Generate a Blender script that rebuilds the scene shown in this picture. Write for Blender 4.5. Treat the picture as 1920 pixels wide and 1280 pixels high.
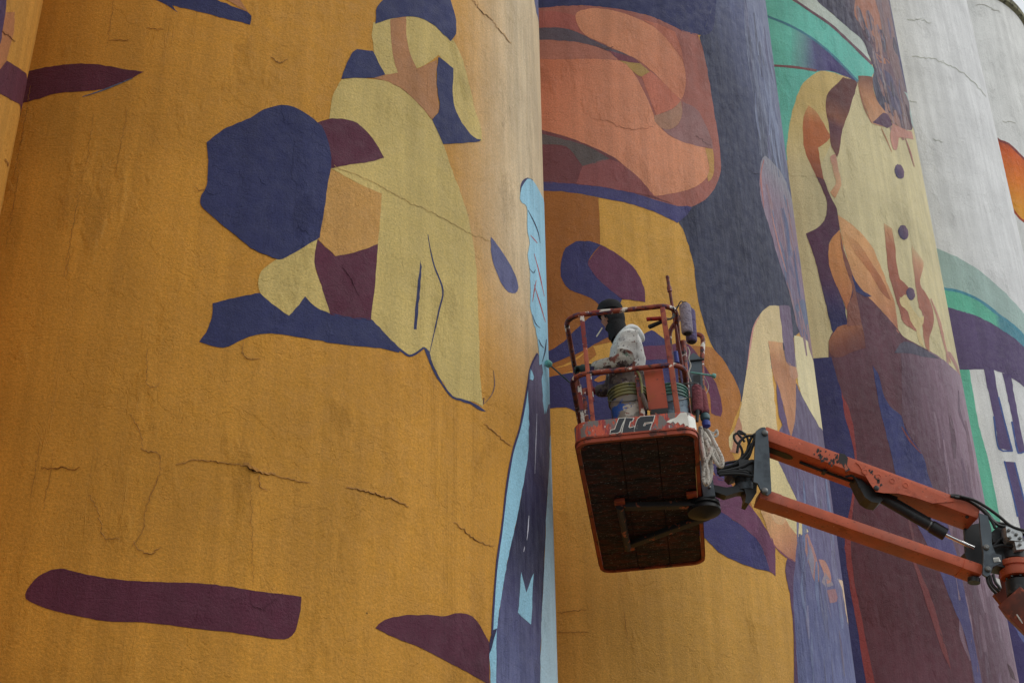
import bpy, bmesh, math, random
import numpy as np
from mathutils import Matrix, Vector
from mathutils.geometry import tessellate_polygon

random.seed(7)
rng = np.random.default_rng(7)
scene = bpy.context.scene
for _o in list(bpy.data.objects):
    bpy.data.objects.remove(_o)
COL = scene.collection

# ---------------------------------------------------------------- camera
FOC = 2700.0                       # focal length in pixels of the 1920 px wide frame
VPX, VPY = 893.0, -4080.0          # where the plumb lines of the silos meet
_up = np.array([VPX - 960, 640 - VPY, -FOC]); _up /= np.linalg.norm(_up)
_fw = np.array([0, 0, -1.0]); _fw = _fw - _up * (_fw @ _up); _fw /= np.linalg.norm(_fw)
_rt = np.cross(_fw, _up)
CM = np.array([_rt, _fw, _up])     # camera axes in the world
CAM = np.array([0, 0, 1.6])
cd = bpy.data.cameras.new("camera")
cam = bpy.data.objects.new("camera", cd)
COL.objects.link(cam)
cd.sensor_width = 36.0
cd.lens = FOC / 1920 * 36.0
cd.clip_start = 0.1
cd.clip_end = 3000
_m = np.eye(4); _m[:3, :3] = CM; _m[:3, 3] = CAM
cam.matrix_world = Matrix(_m.tolist())
scene.camera = cam

# ---------------------------------------------------------------- sky, sun, exposure
SUN_AZ, SUN_EL = 100.0, 42.0       # degrees clockwise from +Y
world = bpy.data.worlds.new("World")
scene.world = world
world.use_nodes = True
wn, wl = world.node_tree.nodes, world.node_tree.links
sky = wn.new("ShaderNodeTexSky")
sky.sky_type = 'NISHITA'
sky.sun_disc = False
sky.sun_elevation = math.radians(SUN_EL)
sky.sun_rotation = math.radians(SUN_AZ)
sky.air_density = 1.0
sky.dust_density = 4.0
sky.ozone_density = 1.0
hs = wn.new("ShaderNodeHueSaturation")
hs.inputs['Saturation'].default_value = 0.6     # thin even overcast: the blue is mostly gone
bg = wn['Background']
bg.inputs['Strength'].default_value = 0.12
wl.new(sky.outputs[0], hs.inputs['Color'])
cloud = wn.new("ShaderNodeMix"); cloud.data_type = 'RGBA'        # an even bright cloud layer over the clear sky
cloud.inputs['Factor'].default_value = 0.75
cloud.inputs[7].default_value = (8.6, 9.0, 9.2, 1)
wl.new(hs.outputs[0], cloud.inputs[6])
wl.new(cloud.outputs[2], bg.inputs['Color'])
sd = bpy.data.lights.new("sun", 'SUN')
sd.energy = 0.7
sd.angle = math.radians(25)
sd.color = (1.0, 0.985, 0.96)
sun = bpy.data.objects.new("sun", sd)
COL.objects.link(sun)
_a, _e = math.radians(SUN_AZ), math.radians(SUN_EL)
_sdir = Vector((math.sin(_a) * math.cos(_e), math.cos(_a) * math.cos(_e), math.sin(_e)))
sun.location = _sdir * 60
sun.rotation_euler = _sdir.to_track_quat('Z', 'Y').to_euler()
scene.view_settings.view_transform = 'Standard'
scene.view_settings.look = 'None'
scene.view_settings.gamma = 1.0
scene.view_settings.use_curve_mapping = False
scene.view_settings.exposure = -0.15
ALB = 1.45                          # paint albedo for a colour as it reads under this soft light

# ---------------------------------------------------------------- helpers
def ray(x, y):
    return CM @ np.array([x - 960, 640 - y, -FOC]) / FOC

def s2l(c):
    c = np.array(c, float) / 255.0
    return np.where(c <= 0.04045, c / 12.92, ((c + 0.055) / 1.055) ** 2.4)

def paint(c, k=None):
    return np.clip(s2l(c) * (ALB if k is None else k), 0, 0.86)

def tag(o, label=None, cat=None, group=None, kind=None):
    if label: o['label'] = label
    if cat: o['category'] = cat
    if group: o['group'] = group
    if kind: o['kind'] = kind
    return o

def empty(name, loc, parent=None):
    o = bpy.data.objects.new(name, None)
    o.empty_display_size = 0.2
    COL.objects.link(o)
    o['_o'] = list(map(float, loc))
    if parent is not None:
        o.parent = parent
        o.location = np.array(loc, float) - np.array(parent['_o'])
    else:
        o.location = loc
    return o

def mesh_obj(name, verts, faces, mat, parent=None, smooth=True, uv=None, col=None, streak=None, normals=None, origin=None):
    """verts in world metres; the object sits at its parent's origin"""
    V = np.array(verts, float)
    if origin is None:
        origin = np.array(parent['_o']) if parent is not None else V.mean(0)
    origin = np.array(origin, float)
    me = bpy.data.meshes.new(name)
    me.from_pydata((V - origin).tolist(), [], [list(map(int, f)) for f in faces])
    me.validate()
    if mat is not None:
        me.materials.append(mat)
    if smooth:
        me.polygons.foreach_set('use_smooth', [True] * len(me.polygons))
    li = np.zeros(len(me.loops), np.int32); me.loops.foreach_get('vertex_index', li)
    if uv is not None:
        l = me.uv_layers.new(name='wall')
        l.data.foreach_set('uv', np.array(uv, np.float32)[li].ravel())
    if col is not None:
        a = me.color_attributes.new('paint', 'FLOAT_COLOR', 'POINT')
        c4 = np.ones((len(V), 4), np.float32); c4[:, :3] = col
        a.data.foreach_set('color', c4.ravel())
    if streak is not None:
        a = me.attributes.new('streak', 'FLOAT', 'POINT')
        a.data.foreach_set('value', np.broadcast_to(np.array(streak, np.float32), (len(V),)).copy())
    if normals is not None:
        me.normals_split_custom_set_from_vertices(np.array(normals, float).tolist())
    me.update()
    o = bpy.data.objects.new(name, me)
    COL.objects.link(o)
    o['_o'] = origin.tolist()
    if parent is not None:
        o.parent = parent
        o.location = origin - np.array(parent['_o'])
    else:
        o.location = origin
    return o

class MB:
    """collects shapes (world coordinates) into one mesh"""
    def __init__(s): s.v = []; s.f = []
    def add(s, v, f):
        n = len(s.v); s.v += [tuple(map(float, p)) for p in v]; s.f += [[i + n for i in q] for q in f]; return s
    def box8(s, p):        # eight corners: 4 bottom, 4 top
        return s.add(p, [(0, 3, 2, 1), (4, 5, 6, 7), (0, 1, 5, 4), (1, 2, 6, 5), (2, 3, 7, 6), (3, 0, 4, 7)])
    def box(s, o, a, b, c):   # corner o and three edge vectors
        o, a, b, c = map(lambda q: np.array(q, float), (o, a, b, c))
        return s.box8([o, o + a, o + a + b, o + b, o + c, o + a + c, o + a + b + c, o + b + c])
    def bbox(s, o, a, b, c, bev=0.006):      # bevelled box
        bm = bmesh.new()
        o, a, b, c = map(lambda q: np.array(q, float), (o, a, b, c))
        P = [o, o + a, o + a + b, o + b, o + c, o + a + c, o + a + b + c, o + b + c]
        vs = [bm.verts.new(p) for p in P]
        for q in [(0, 3, 2, 1), (4, 5, 6, 7), (0, 1, 5, 4), (1, 2, 6, 5), (2, 3, 7, 6), (3, 0, 4, 7)]:
            bm.faces.new([vs[i] for i in q])
        bmesh.ops.bevel(bm, geom=list(bm.edges), offset=bev, segments=2, profile=0.6, affect='EDGES')
        bm.verts.index_update()
        s.add([v.co for v in bm.verts], [[v.index for v in f.verts] for f in bm.faces]); bm.free(); return s
    def tube(s, pts, r, n=10, cap=True):
        pts = [np.array(p, float) for p in pts]
        rs = r if hasattr(r, '__len__') else [r] * len(pts)
        N = len(pts); t = []
        for i in range(N):
            d = pts[min(i + 1, N - 1)] - pts[max(i - 1, 0)]
            t.append(d / (np.linalg.norm(d) + 1e-12))
        a = np.cross(t[0], [0, 0, 1.0])
        if np.linalg.norm(a) < 0.1: a = np.cross(t[0], [1.0, 0, 0])
        a /= np.linalg.norm(a)
        V = []
        for i in range(N):
            a = a - t[i] * (a @ t[i]); a /= np.linalg.norm(a)
            b = np.cross(t[i], a)
            for k in range(n):
                w = 2 * math.pi * k / n
                V.append(pts[i] + (a * math.cos(w) + b * math.sin(w)) * rs[i])
        Fc = [[i * n + k, i * n + (k + 1) % n, (i + 1) * n + (k + 1) % n, (i + 1) * n + k] for i in range(N - 1) for k in range(n)]
        if cap:
            Fc.append(list(range(n))[::-1]); Fc.append([(N - 1) * n + k for k in range(n)])
        return s.add(V, Fc)
    def lathe(s, c, ax, prof, n=28, cap=(True, True)):
        """profile (radius, height) turned about the axis ax from c"""
        c = np.array(c, float); ax = np.array(ax, float); ax /= np.linalg.norm(ax)
        a = np.cross(ax, [0, 1.0, 0]);
        if np.linalg.norm(a) < 0.1: a = np.cross(ax, [1.0, 0, 0])
        a /= np.linalg.norm(a); b = np.cross(ax, a)
        V = [c + ax * h + (a * math.cos(2 * math.pi * k / n) + b * math.sin(2 * math.pi * k / n)) * r for r, h in prof for k in range(n)]
        m = len(prof)
        Fc = [[i * n + k, i * n + (k + 1) % n, (i + 1) * n + (k + 1) % n, (i + 1) * n + k] for i in range(m - 1) for k in range(n)]
        if cap[0]: Fc.append(list(range(n))[::-1])
        if cap[1]: Fc.append([(m - 1) * n + k for k in range(n)])
        return s.add(V, Fc)
    def prism(s, poly, d):
        """planar polygon (world) pushed out along vector d"""
        d = np.array(d, float); n = len(poly); P = [np.array(p, float) for p in poly]
        return s.add(P + [p + d for p in P], [list(range(n))[::-1], list(range(n, 2 * n))] + [[i, (i + 1) % n, n + (i + 1) % n, n + i] for i in range(n)])
    def build(s, name, mat, parent=None, smooth=True, angle=35, **k):
        o = mesh_obj(name, s.v, s.f, mat, parent, smooth, **k)
        bm = bmesh.new(); bm.from_mesh(o.data)
        bmesh.ops.recalc_face_normals(bm, faces=bm.faces)
        if smooth:
            for e in bm.edges:
                if len(e.link_faces) == 2 and e.calc_face_angle(0) > math.radians(angle): e.smooth = False
        bm.to_mesh(o.data); bm.free()
        return o

def spline(P, closed=False, n=5):
    """Catmull-Rom through points"""
    P = [np.array(p, float) for p in P]; N = len(P); out = []
    rngi = range(N if closed else N - 1)
    for i in rngi:
        p1, p2 = P[i], P[(i + 1) % N]
        p0 = P[(i - 1) % N] if (closed or i > 0) else 2 * p1 - p2
        p3 = P[(i + 2) % N] if (closed or i < N - 2) else 2 * p2 - p1
        for j in range(n):
            t = j / n
            out.append(0.5 * ((2 * p1) + (p2 - p0) * t + (2 * p0 - 5 * p1 + 4 * p2 - p3) * t * t + (3 * p1 - p0 - 3 * p2 + p3) * t ** 3))
    if not closed: out.append(P[-1])
    return out

# ---------------------------------------------------------------- materials
def new_mat(name, rough=0.6, spec=0.4, metal=0.0):
    m = bpy.data.materials.new(name); m.use_nodes = True
    b = m.node_tree.nodes['Principled BSDF']
    b.inputs['Roughness'].default_value = rough
    b.inputs['Specular IOR Level'].default_value = spec
    b.inputs['Metallic'].default_value = metal
    return m, m.node_tree.nodes, m.node_tree.links, b

class NT:
    def __init__(s, n, l): s.n = n; s.l = l
    def put(s, sock, v):
        if hasattr(v, 'is_linked') or isinstance(v, bpy.types.NodeSocket): s.l.new(v, sock)
        else: sock.default_value = v
    def noise(s, vec, scale, detail=3, rough=0.55, dist=0.0):
        x = s.n.new('ShaderNodeTexNoise'); s.l.new(vec, x.inputs['Vector'])
        x.inputs['Scale'].default_value = scale; x.inputs['Detail'].default_value = detail
        x.inputs['Roughness'].default_value = rough; x.inputs['Distortion'].default_value = dist
        return x.outputs['Fac']
    def scale(s, vec, v):
        x = s.n.new('ShaderNodeVectorMath'); x.operation = 'MULTIPLY'; s.l.new(vec, x.inputs[0]); x.inputs[1].default_value = v
        return x.outputs[0]
    def ramp(s, f, a, b, lo=0.0, hi=1.0, smooth=True):
        x = s.n.new('ShaderNodeMapRange'); x.interpolation_type = 'SMOOTHSTEP' if smooth else 'LINEAR'
        s.l.new(f, x.inputs['Value']); x.inputs['From Min'].default_value = a; x.inputs['From Max'].default_value = b
        x.inputs['To Min'].default_value = lo; x.inputs['To Max'].default_value = hi
        return x.outputs['Result']
    def math(s, op, a, b=None):
        x = s.n.new('ShaderNodeMath'); x.operation = op; s.put(x.inputs[0], a)
        if b is not None: s.put(x.inputs[1], b)
        return x.outputs[0]
    def mix(s, f, a, b, mode='MIX'):
        x = s.n.new('ShaderNodeMix'); x.data_type = 'RGBA'; x.blend_type = mode
        s.put(x.inputs['Factor'], f)
        for k, v in ((6, a), (7, b)):
            if isinstance(v, bpy.types.NodeSocket): s.l.new(v, x.inputs[k])
            else: x.inputs[k].default_value = (*map(float, v), 1.0) if len(v) == 3 else v
        return x.outputs[2]
    def gray(s, f):
        x = s.n.new('ShaderNodeCombineColor')
        for i in range(3): s.l.new(f, x.inputs[i])
        return x.outputs[0]

def wall_material():
    m, n, l, b = new_mat('painted_concrete', 0.62, 0.22)
    t = NT(n, l)
    uv = n.new('ShaderNodeUVMap'); uv.uv_map = 'wall'; U = uv.outputs[0]
    ca = n.new('ShaderNodeAttribute'); ca.attribute_name = 'paint'
    sa = n.new('ShaderNodeAttribute'); sa.attribute_name = 'streak'
    base = ca.outputs['Color']; stv = sa.outputs['Fac']
    # colour: broad mottling, rain streaks, fine grain, brush streaks on the worked coats
    big = t.ramp(t.noise(U, 0.7, 5, 0.6), 0.3, 0.7, 0.88, 1.09)
    strk = t.ramp(t.noise(t.scale(U, (7.0, 0.35, 1)), 1.0, 4, 0.6), 0.3, 0.72, 0.88, 1.07)
    grain = t.ramp(t.noise(U, 55, 3, 0.7), 0.25, 0.75, 0.84, 1.14)
    k = t.math('MULTIPLY', t.math('MULTIPLY', big, strk), grain)
    c = t.mix(1.0, base, t.gray(k), 'MULTIPLY')
    br = t.noise(t.scale(U, (16.0, 1.6, 1)), 1.0, 5, 0.65, 0.6)
    br2 = t.noise(t.scale(U, (40.0, 5.0, 1)), 1.0, 4, 0.65, 0.4)
    brm = t.math('ADD', t.math('MULTIPLY', br, 0.6), t.math('MULTIPLY', br2, 0.4))
    lite = t.mix(t.ramp(stv, 0.6, 1.0, 0.2, 0.55), c, (0.34, 0.37, 0.46))
    dark = t.mix(1.0, c, (0.62, 0.6, 0.62), 'MULTIPLY')
    sk = t.mix(t.ramp(brm, 0.36, 0.66), dark, lite)
    c = t.mix(stv, c, sk)
    # grime sitting in pitted areas
    pm = t.ramp(t.noise(t.scale(U, (2.3, 1.0, 1)), 1.0, 4, 0.6), 0.56, 0.68)
    pit = t.noise(U, 38, 6, 0.8)
    pits = t.math('MULTIPLY', pm, t.ramp(pit, 0.52, 0.36))
    c = t.mix(t.math('MULTIPLY', pits, 0.22), c, t.mix(1.0, c, (0.45, 0.38, 0.3), 'MULTIPLY'))
    # chips: tiny dark specks
    vor = n.new('ShaderNodeTexVoronoi'); l.new(U, vor.inputs['Vector']); vor.inputs['Scale'].default_value = 5.5
    sp = t.ramp(vor.outputs['Distance'], 0.05, 0.02)
    sp = t.math('MULTIPLY', sp, t.ramp(t.noise(U, 1.6, 2), 0.52, 0.6))
    c = t.mix(t.math('MULTIPLY', sp, 0.7), c, (0.03, 0.022, 0.018))
    l.new(c, b.inputs['Base Color'])
    # relief in metres
    fine = t.math('MULTIPLY', t.noise(U, 72, 4, 0.78), 0.0062)
    med = t.math('MULTIPLY', t.noise(U, 17, 5, 0.65), 0.0065)
    w1 = t.noise(t.scale(U, (1.0, 0.8, 1)), 1.3, 7, 0.62, 0.3)
    fl1 = t.math('MULTIPLY', t.ramp(w1, 0.535, 0.541), 0.0022)
    w2 = t.noise(t.scale(U, (1.3, 0.9, 1)), 2.2, 6, 0.6, 0.5)
    fl2 = t.math('MULTIPLY', t.ramp(w2, 0.60, 0.606), -0.002)
    form = t.noise(t.scale(U, (9.0, 0.22, 1)), 1.0, 3, 0.5)
    fo = t.math('MULTIPLY', t.ramp(t.math('ABSOLUTE', t.math('SUBTRACT', form, 0.56)), 0.0045, 0.0), 0.0024)
    fo = t.math('MULTIPLY', fo, t.ramp(t.noise(t.scale(U, (1.4, .5, 1)), 1.0, 3), 0.48, 0.6))
    ring = t.noise(t.scale(U, (0.25, 3.2, 1)), 1.0, 4, 0.5)
    rg = t.math('MULTIPLY', t.ramp(t.math('ABSOLUTE', t.math('SUBTRACT', ring, 0.5)), 0.004, 0.0), -0.0009)
    pp = t.math('MULTIPLY', t.math('MULTIPLY', pm, pit), 0.016)
    h = fine
    for q in (med, fl1, fl2, fo, rg, pp): h = t.math('ADD', h, q)
    bp = n.new('ShaderNodeBump'); bp.inputs['Strength'].default_value = 1.0; bp.inputs['Distance'].default_value = 1.0
    l.new(h, bp.inputs['Height']); l.new(bp.outputs[0], b.inputs['Normal'])
    l.new(t.ramp(t.noise(U, 9, 3), 0.3, 0.7, 0.52, 0.72), b.inputs['Roughness'])
    return m

def splat(name, base, spots=(), rough=0.55, metal=0.0, bump=0.0, spec=0.4, var=0.2, k=None, stretch=None):
    """a base colour with procedural paint spots: (colour, scale, threshold, softness, stretch)"""
    m, n, l, b = new_mat(name, rough, spec, metal); t = NT(n, l)
    tc = n.new('ShaderNodeTexCoord'); O = tc.outputs['Object']
    vr = t.ramp(t.noise(O, 5, 4), 0.3, 0.7, 1 - var, 1 + var * 0.6)
    c = t.mix(1.0, tuple(paint(base, k)), t.gray(vr), 'MULTIPLY')
    for i, (col, sc, th, so, st) in enumerate(spots):
        v = n.new('ShaderNodeVectorMath'); v.operation = 'ADD'; l.new(t.scale(O, st), v.inputs[0]); v.inputs[1].default_value = (3.7 * i, 1.3 * i, 7.1 * i)
        f = t.ramp(t.noise(v.outputs[0], sc, 4, 0.6), th, th + so)
        c = t.mix(f, c, tuple(paint(col, k)))
    l.new(c, b.inputs['Base Color'])
    if bump:
        bp = n.new('ShaderNodeBump'); bp.inputs['Distance'].default_value = bump; bp.inputs['Strength'].default_value = 1
        l.new(t.noise(O, 60 if not stretch else stretch, 4, 0.6), bp.inputs['Height']); l.new(bp.outputs[0], b.inputs['Normal'])
    return m

E3 = (1, 1, 1)
WALL = wall_material()
M = {}
M['rail'] = splat('rail_paint', (128, 58, 38), [((92, 34, 30), 9, .5, .1, E3), ((198, 192, 182), 11, .57, .03, E3), ((66, 40, 64), 14, .56, .05, E3), ((44, 30, 28), 22, .56, .06, E3)], .5, bump=.003)
M['rail_white'] = splat('rail_dripped', (180, 176, 168), [((110, 34, 32), 12, .46, .03, E3), ((60, 44, 54), 18, .6, .05, E3)], .5, bump=.003)
M['post'] = splat('post_orange', (146, 72, 50), [((112, 40, 36), 9, .5, .1, E3), ((60, 40, 36), 18, .62, .06, E3), ((200, 190, 176), 14, .68, .03, E3)], .55, bump=.002)
M['toe'] = splat('toe_board_paint', (176, 78, 54), [((132, 58, 58), 5, .5, .06, (9, 9, 1)), ((104, 98, 96), 7, .53, .04, (2, 2, 1)), ((150, 40, 40), 11, .58, .04, (10, 10, .8)), ((215, 208, 200), 13, .66, .02, (6, 6, 1)), ((64, 58, 58), 20, .64, .05, E3)], .5, bump=.002)
M['floor'] = splat('floor_rust', (60, 25, 18), [((20, 16, 15), 6, .42, .14, (1, 4, 1)), ((88, 34, 22), 5, .58, .1, (1, 3, 1)), ((84, 84, 86), 26, .60, .06, (1, 3.5, 1)), ((140, 138, 136), 55, .66, .03, E3)], .8, bump=.008)
M['floor_edge'] = splat('floor_edge_orange', (140, 58, 34), [((70, 34, 26), 9, .52, .1, E3)], .55, bump=.002)
M['orange'] = splat('lift_orange', (172, 82, 54), [((156, 82, 62), 2.2, .48, .2, E3), ((140, 58, 34), 5, .58, .14, E3), ((96, 50, 36), 34, .63, .05, (1, 1, 2)), ((206, 150, 124), 60, .70, .02, (.3, .3, 2))], .5, bump=.001, var=.18)
M['orange_shaded'] = splat('lift_orange_shaded', (112, 50, 32), [((74, 38, 28), 4, .5, .15, E3), ((140, 66, 42), 9, .6, .08, E3)], .55, var=.2)  # lift orange darkened: shade on the boom head put into the colour
M['orange_box'] = splat('panel_orange', (160, 72, 48), [((150, 74, 40), 8, .52, .1, E3), ((60, 46, 40), 24, .66, .05, E3)], .55, var=.12)
M['chip'] = splat('chipped_paint', (40, 38, 38), [((150, 80, 56), 14, .6, .05, E3)], .6)
M['slate'] = splat('grey_steel', (72, 80, 86), [((52, 58, 64), 7, .5, .2, E3), ((40, 42, 44), 30, .66, .06, E3)], .5, metal=.2, var=.15)
M['black'] = splat('black_paint', (34, 35, 36), [((54, 55, 56), 12, .58, .15, E3)], .45)
M['rubber'] = splat('black_rubber', (26, 27, 28), [], .5)
M['chrome'] = splat('bright_steel', (190, 190, 190), [], .2, metal=1.0, var=.05)
M['alu'] = splat('valve_aluminium', (170, 172, 172), [((120, 120, 120), 20, .55, .1, E3)], .4, metal=.6)
M['bolt'] = splat('bolt_steel', (96, 96, 94), [], .4, metal=.7)
M['white'] = splat('white_paint', (196, 194, 188), [], .5)
M['ink'] = splat('decal_black', (44, 46, 52), [((92, 84, 84), 24, .62, .06, E3)], .5)
M['white_decal'] = splat('decal_white', (205, 202, 194), [((130, 110, 104), 30, .64, .05, E3)], .5)
M['rope'] = splat('rope', (182, 176, 166), [((104, 98, 94), 40, .55, .1, E3)], .9, bump=.01)
M['cord'] = splat('cord_white', (165, 160, 150), [((96, 70, 66), 40, .58, .1, E3)], .8)
M['nap'] = splat('roller_nap_grey', (132, 124, 136), [((100, 92, 108), 30, .5, .2, E3)], .95, bump=.02)
M['nap2'] = splat('roller_nap_lilac', (96, 88, 120), [((70, 62, 92), 30, .5, .2, E3)], .95, bump=.02)
M['nap3'] = splat('roller_nap_maroon', (120, 66, 72), [((84, 44, 52), 26, .5, .2, E3)], .95, bump=.02)
M['red'] = splat('red_grip', (150, 34, 24), [((70, 22, 20), 30, .56, .1, E3)], .5)
M['pole'] = splat('pole_redbrown', (104, 46, 42), [((66, 34, 36), 10, .5, .15, E3), ((150, 110, 110), 24, .64, .05, E3)], .5)
M['teal'] = splat('teal_paint', (96, 150, 140), [((140, 178, 170), 24, .55, .1, E3)], .5)
M['wire'] = splat('thin_rod', (60, 84, 88), [], .5)
M['blue'] = splat('blue_paint', (48, 60, 128), [], .5)
M['bucket_olive'] = splat('bucket_olive', (112, 110, 70), [((78, 80, 56), 10, .52, .1, E3), ((60, 60, 54), 26, .62, .06, E3)], .5)
M['bucket_body'] = splat('bucket_body_spattered', (134, 128, 120), [((44, 84, 160), 5, .5, .03, (1, 1, 2)), ((176, 170, 160), 6, .56, .03, E3), ((122, 70, 54), 14, .62, .03, E3)], .5)
M['bucket_teal'] = splat('bucket_teal', (64, 104, 94), [((44, 74, 70), 10, .52, .1, E3), ((150, 160, 156), 26, .64, .05, E3)], .45)
M['bucket_blue'] = splat('bucket_body_blue', (116, 134, 146), [((80, 92, 104), 10, .52, .1, E3)], .5)
M['skin'] = splat('skin', (146, 92, 66), [((112, 66, 48), 30, .5, .2, E3)], .5, var=.15)
M['glove'] = splat('paint_stained_glove', (58, 70, 64), [((30, 36, 36), 16, .5, .1, E3), ((150, 150, 140), 30, .66, .04, E3)], .8)
M['glove_red'] = splat('paint_stained_red_glove', (112, 44, 52), [((56, 40, 40), 16, .52, .1, E3)], .8)
M['hoodie'] = splat('paint_spattered_hoodie', (188, 188, 184), [((150, 148, 146), 6, .55, .12, E3), ((46, 42, 56), 46, .615, .02, E3), ((96, 46, 40), 30, .65, .03, E3)], .9, bump=.006, stretch=16)
M['hood_cloth'] = splat('hood_cloth', (184, 186, 184), [((150, 148, 146), 6, .55, .12, E3), ((60, 56, 66), 44, .68, .02, E3)], .9, bump=.005, stretch=16)
M['sleeve'] = splat('paint_crusted_sleeve', (112, 68, 58), [((160, 156, 146), 7, .46, .06, E3), ((56, 44, 74), 6, .56, .05, E3), ((92, 108, 96), 9, .6, .05, E3), ((60, 40, 38), 16, .56, .1, E3)], .8, bump=.012, stretch=22)
M['hem'] = splat('paint_crusted_hem', (88, 76, 70), [((58, 46, 44), 12, .48, .08, E3), ((140, 128, 122), 20, .6, .05, E3), ((70, 62, 92), 24, .62, .05, E3)], .85, bump=.012, stretch=22)
M['patch_red'] = splat('red_orange_smear', (168, 62, 36), [], .7)
M['knit'] = splat('black_knit', (26, 25, 26), [((16, 16, 17), 30, .5, .2, E3)], .95, bump=.004, stretch=90)
M['trousers'] = splat('spattered_trousers', (58, 54, 56), [((120, 116, 112), 24, .64, .05, E3)], .9, bump=.01, stretch=20)
M['cig'] = splat('cigarette_paper', (196, 184, 160), [], .8)
M['ground'] = splat('gravel_ground', (72, 69, 64), [((56, 53, 49), 1.5, .48, .2, E3), ((94, 90, 84), 9, .58, .1, E3)], .95, bump=.02, stretch=12)
M['roofing'] = splat('roof_slab_concrete', (120, 116, 92), [((70, 68, 56), 6, .5, .15, E3), ((150, 150, 130), 12, .6, .1, E3)], .9, bump=.03, stretch=10)

# ================================================================= the setting
ground = mesh_obj('ground', [(-900, -900, 0), (900, -900, 0), (900, 900, 0), (-900, 900, 0)], [(0, 1, 2, 3)], M['ground'], smooth=False, origin=(0, 0, 0))
tag(ground, kind='structure')

# ---------------------------------------------------------------- silos
R = 3.15
D_, B_, TH_, S_ = 3.5844432, -0.25409847, 0.62110403, 1.80479039
ROW = np.array([math.sin(TH_), math.cos(TH_)])
def centre(k):
    return np.array([D_ * math.sin(B_), D_ * math.cos(B_)]) * R + ROW * S_ * R * (k - 1)
CEN = [centre(k) for k in range(6)]
TOP = 26.47
DT = math.radians(2.0)

def to_wall(k, x, y):
    """where the sight line through (x, y) meets silo k: (angle, height); past the rim it runs on round the back"""
    r = ray(x, y); C = CEN[k]
    a = r[:2] @ r[:2]; b = r[:2] @ C; c = C @ C - R * R
    disc = b * b - a * c
    if disc >= 0:
        t = (b - math.sqrt(disc)) / a
        P = r[:2] * t - C
        return math.atan2(P[1], P[0]), CAM[2] + r[2] * t
    az = math.atan2(r[0], r[1]); L = math.sqrt(C @ C); ac = math.atan2(C[0], C[1])
    side = 1 if az > ac else -1
    over = abs(az - ac) - math.asin(R / L)
    ang = ac + side * math.asin(R / L)
    T = np.array([math.sin(ang), math.cos(ang)]) * math.sqrt(L * L - R * R)
    P = T - C
    th = math.atan2(P[1], P[0])
    nz = CAM[2] + r[2] / np.linalg.norm(r[:2]) * math.sqrt(L * L - R * R)
    return th + side * (0.02 + over * 14.0), nz      # anticlockwise growth toward the hidden side on the right

def wrap(k, th):
    ref = math.atan2(-CEN[k][1], -CEN[k][0])       # the side that faces the camera
    while th - ref > math.pi: th -= 2 * math.pi
    while th - ref < -math.pi: th += 2 * math.pi
    return th

SIL = []
LABEL_S = ['ochre silo at the far left edge, a narrow strip with a maroon patch',
           'large ochre silo on the left with navy, maroon and pale yellow painted shapes',
           'silo behind the lift basket painted salmon, ochre and streaked slate',
           'silo painted with a cream jacket, round buttons and a dark plum skirt',
           'pale grey silo with a purple and teal arch painted low down',
           'pale silo at the right edge, roof rim against sky, orange flame wedge']
BASE = [(178, 127, 54), (180, 128, 48), (188, 142, 66), (190, 178, 138), (202, 208, 202), (205, 208, 199)]

def smooth(a, b, x):
    t = np.clip((x - a) / (b - a), 0, 1); return t * t * (3 - 2 * t)

def silo(k):
    C = CEN[k]
    root = empty('grain_silo', (C[0], C[1], 0))
    tag(root, LABEL_S[k], 'silo', 'painted grain silos in a row')
    nt = 180; zs = np.arange(0, TOP + 0.01, TOP / 90)
    V = []; UV = []; NO = []; CO = []; ST = []
    ref = math.atan2(-C[1], -C[0])
    th0 = round((ref - math.pi) / DT) * DT
    base = paint(BASE[k])
    for i in range(nt + 1):
        th = th0 + i * DT
        n = np.array([math.cos(th), math.sin(th), 0])
        for z in zs:
            V.append((C[0] + n[0] * R, C[1] + n[1] * R, z)); NO.append(n)
            UV.append((th * R + k * 37.7, z + k * 5.3))
    V = np.array(V); CO = np.tile(base, (len(V), 1)); ST = np.zeros(len(V))
    if k == 1:       # a paler, brushed-out coat towards the right of this silo, high up
        th = np.repeat(th0 + np.arange(nt + 1) * DT, len(zs)); z = V[:, 2]
        a0, _ = to_wall(1, 800, 300); a1, _ = to_wall(1, 985, 300)
        a0, a1 = wrap(1, a0), wrap(1, a1)
        _, zl = to_wall(1, 950, 800); _, zh = to_wall(1, 950, 420)
        w = smooth(a0, a1, th) * smooth(zl, zh, z)
        CO = CO * (1 - w[:, None] * .97) + paint((208, 182, 146)) * w[:, None] * .97
        ST = w * .55
    m = len(zs)
    Fc = [[i * m + j, (i + 1) * m + j, (i + 1) * m + j + 1, i * m + j + 1] for i in range(nt) for j in range(m - 1)]
    mesh_obj('wall', V, Fc, WALL, root, uv=UV, col=CO, streak=ST, normals=NO)
    b = MB(); b.lathe((C[0], C[1], TOP), (0, 0, 1), [(R - .3, -.2), (R + .07, -.001), (R + .09, .02), (R + .09, .2), (R + .05, .24), (0.02, .42)], 120, (False, True))
    b.build('roof_slab', M['roofing'], root)
    SIL.append(root)
for k in range(6): silo(k)
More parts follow.
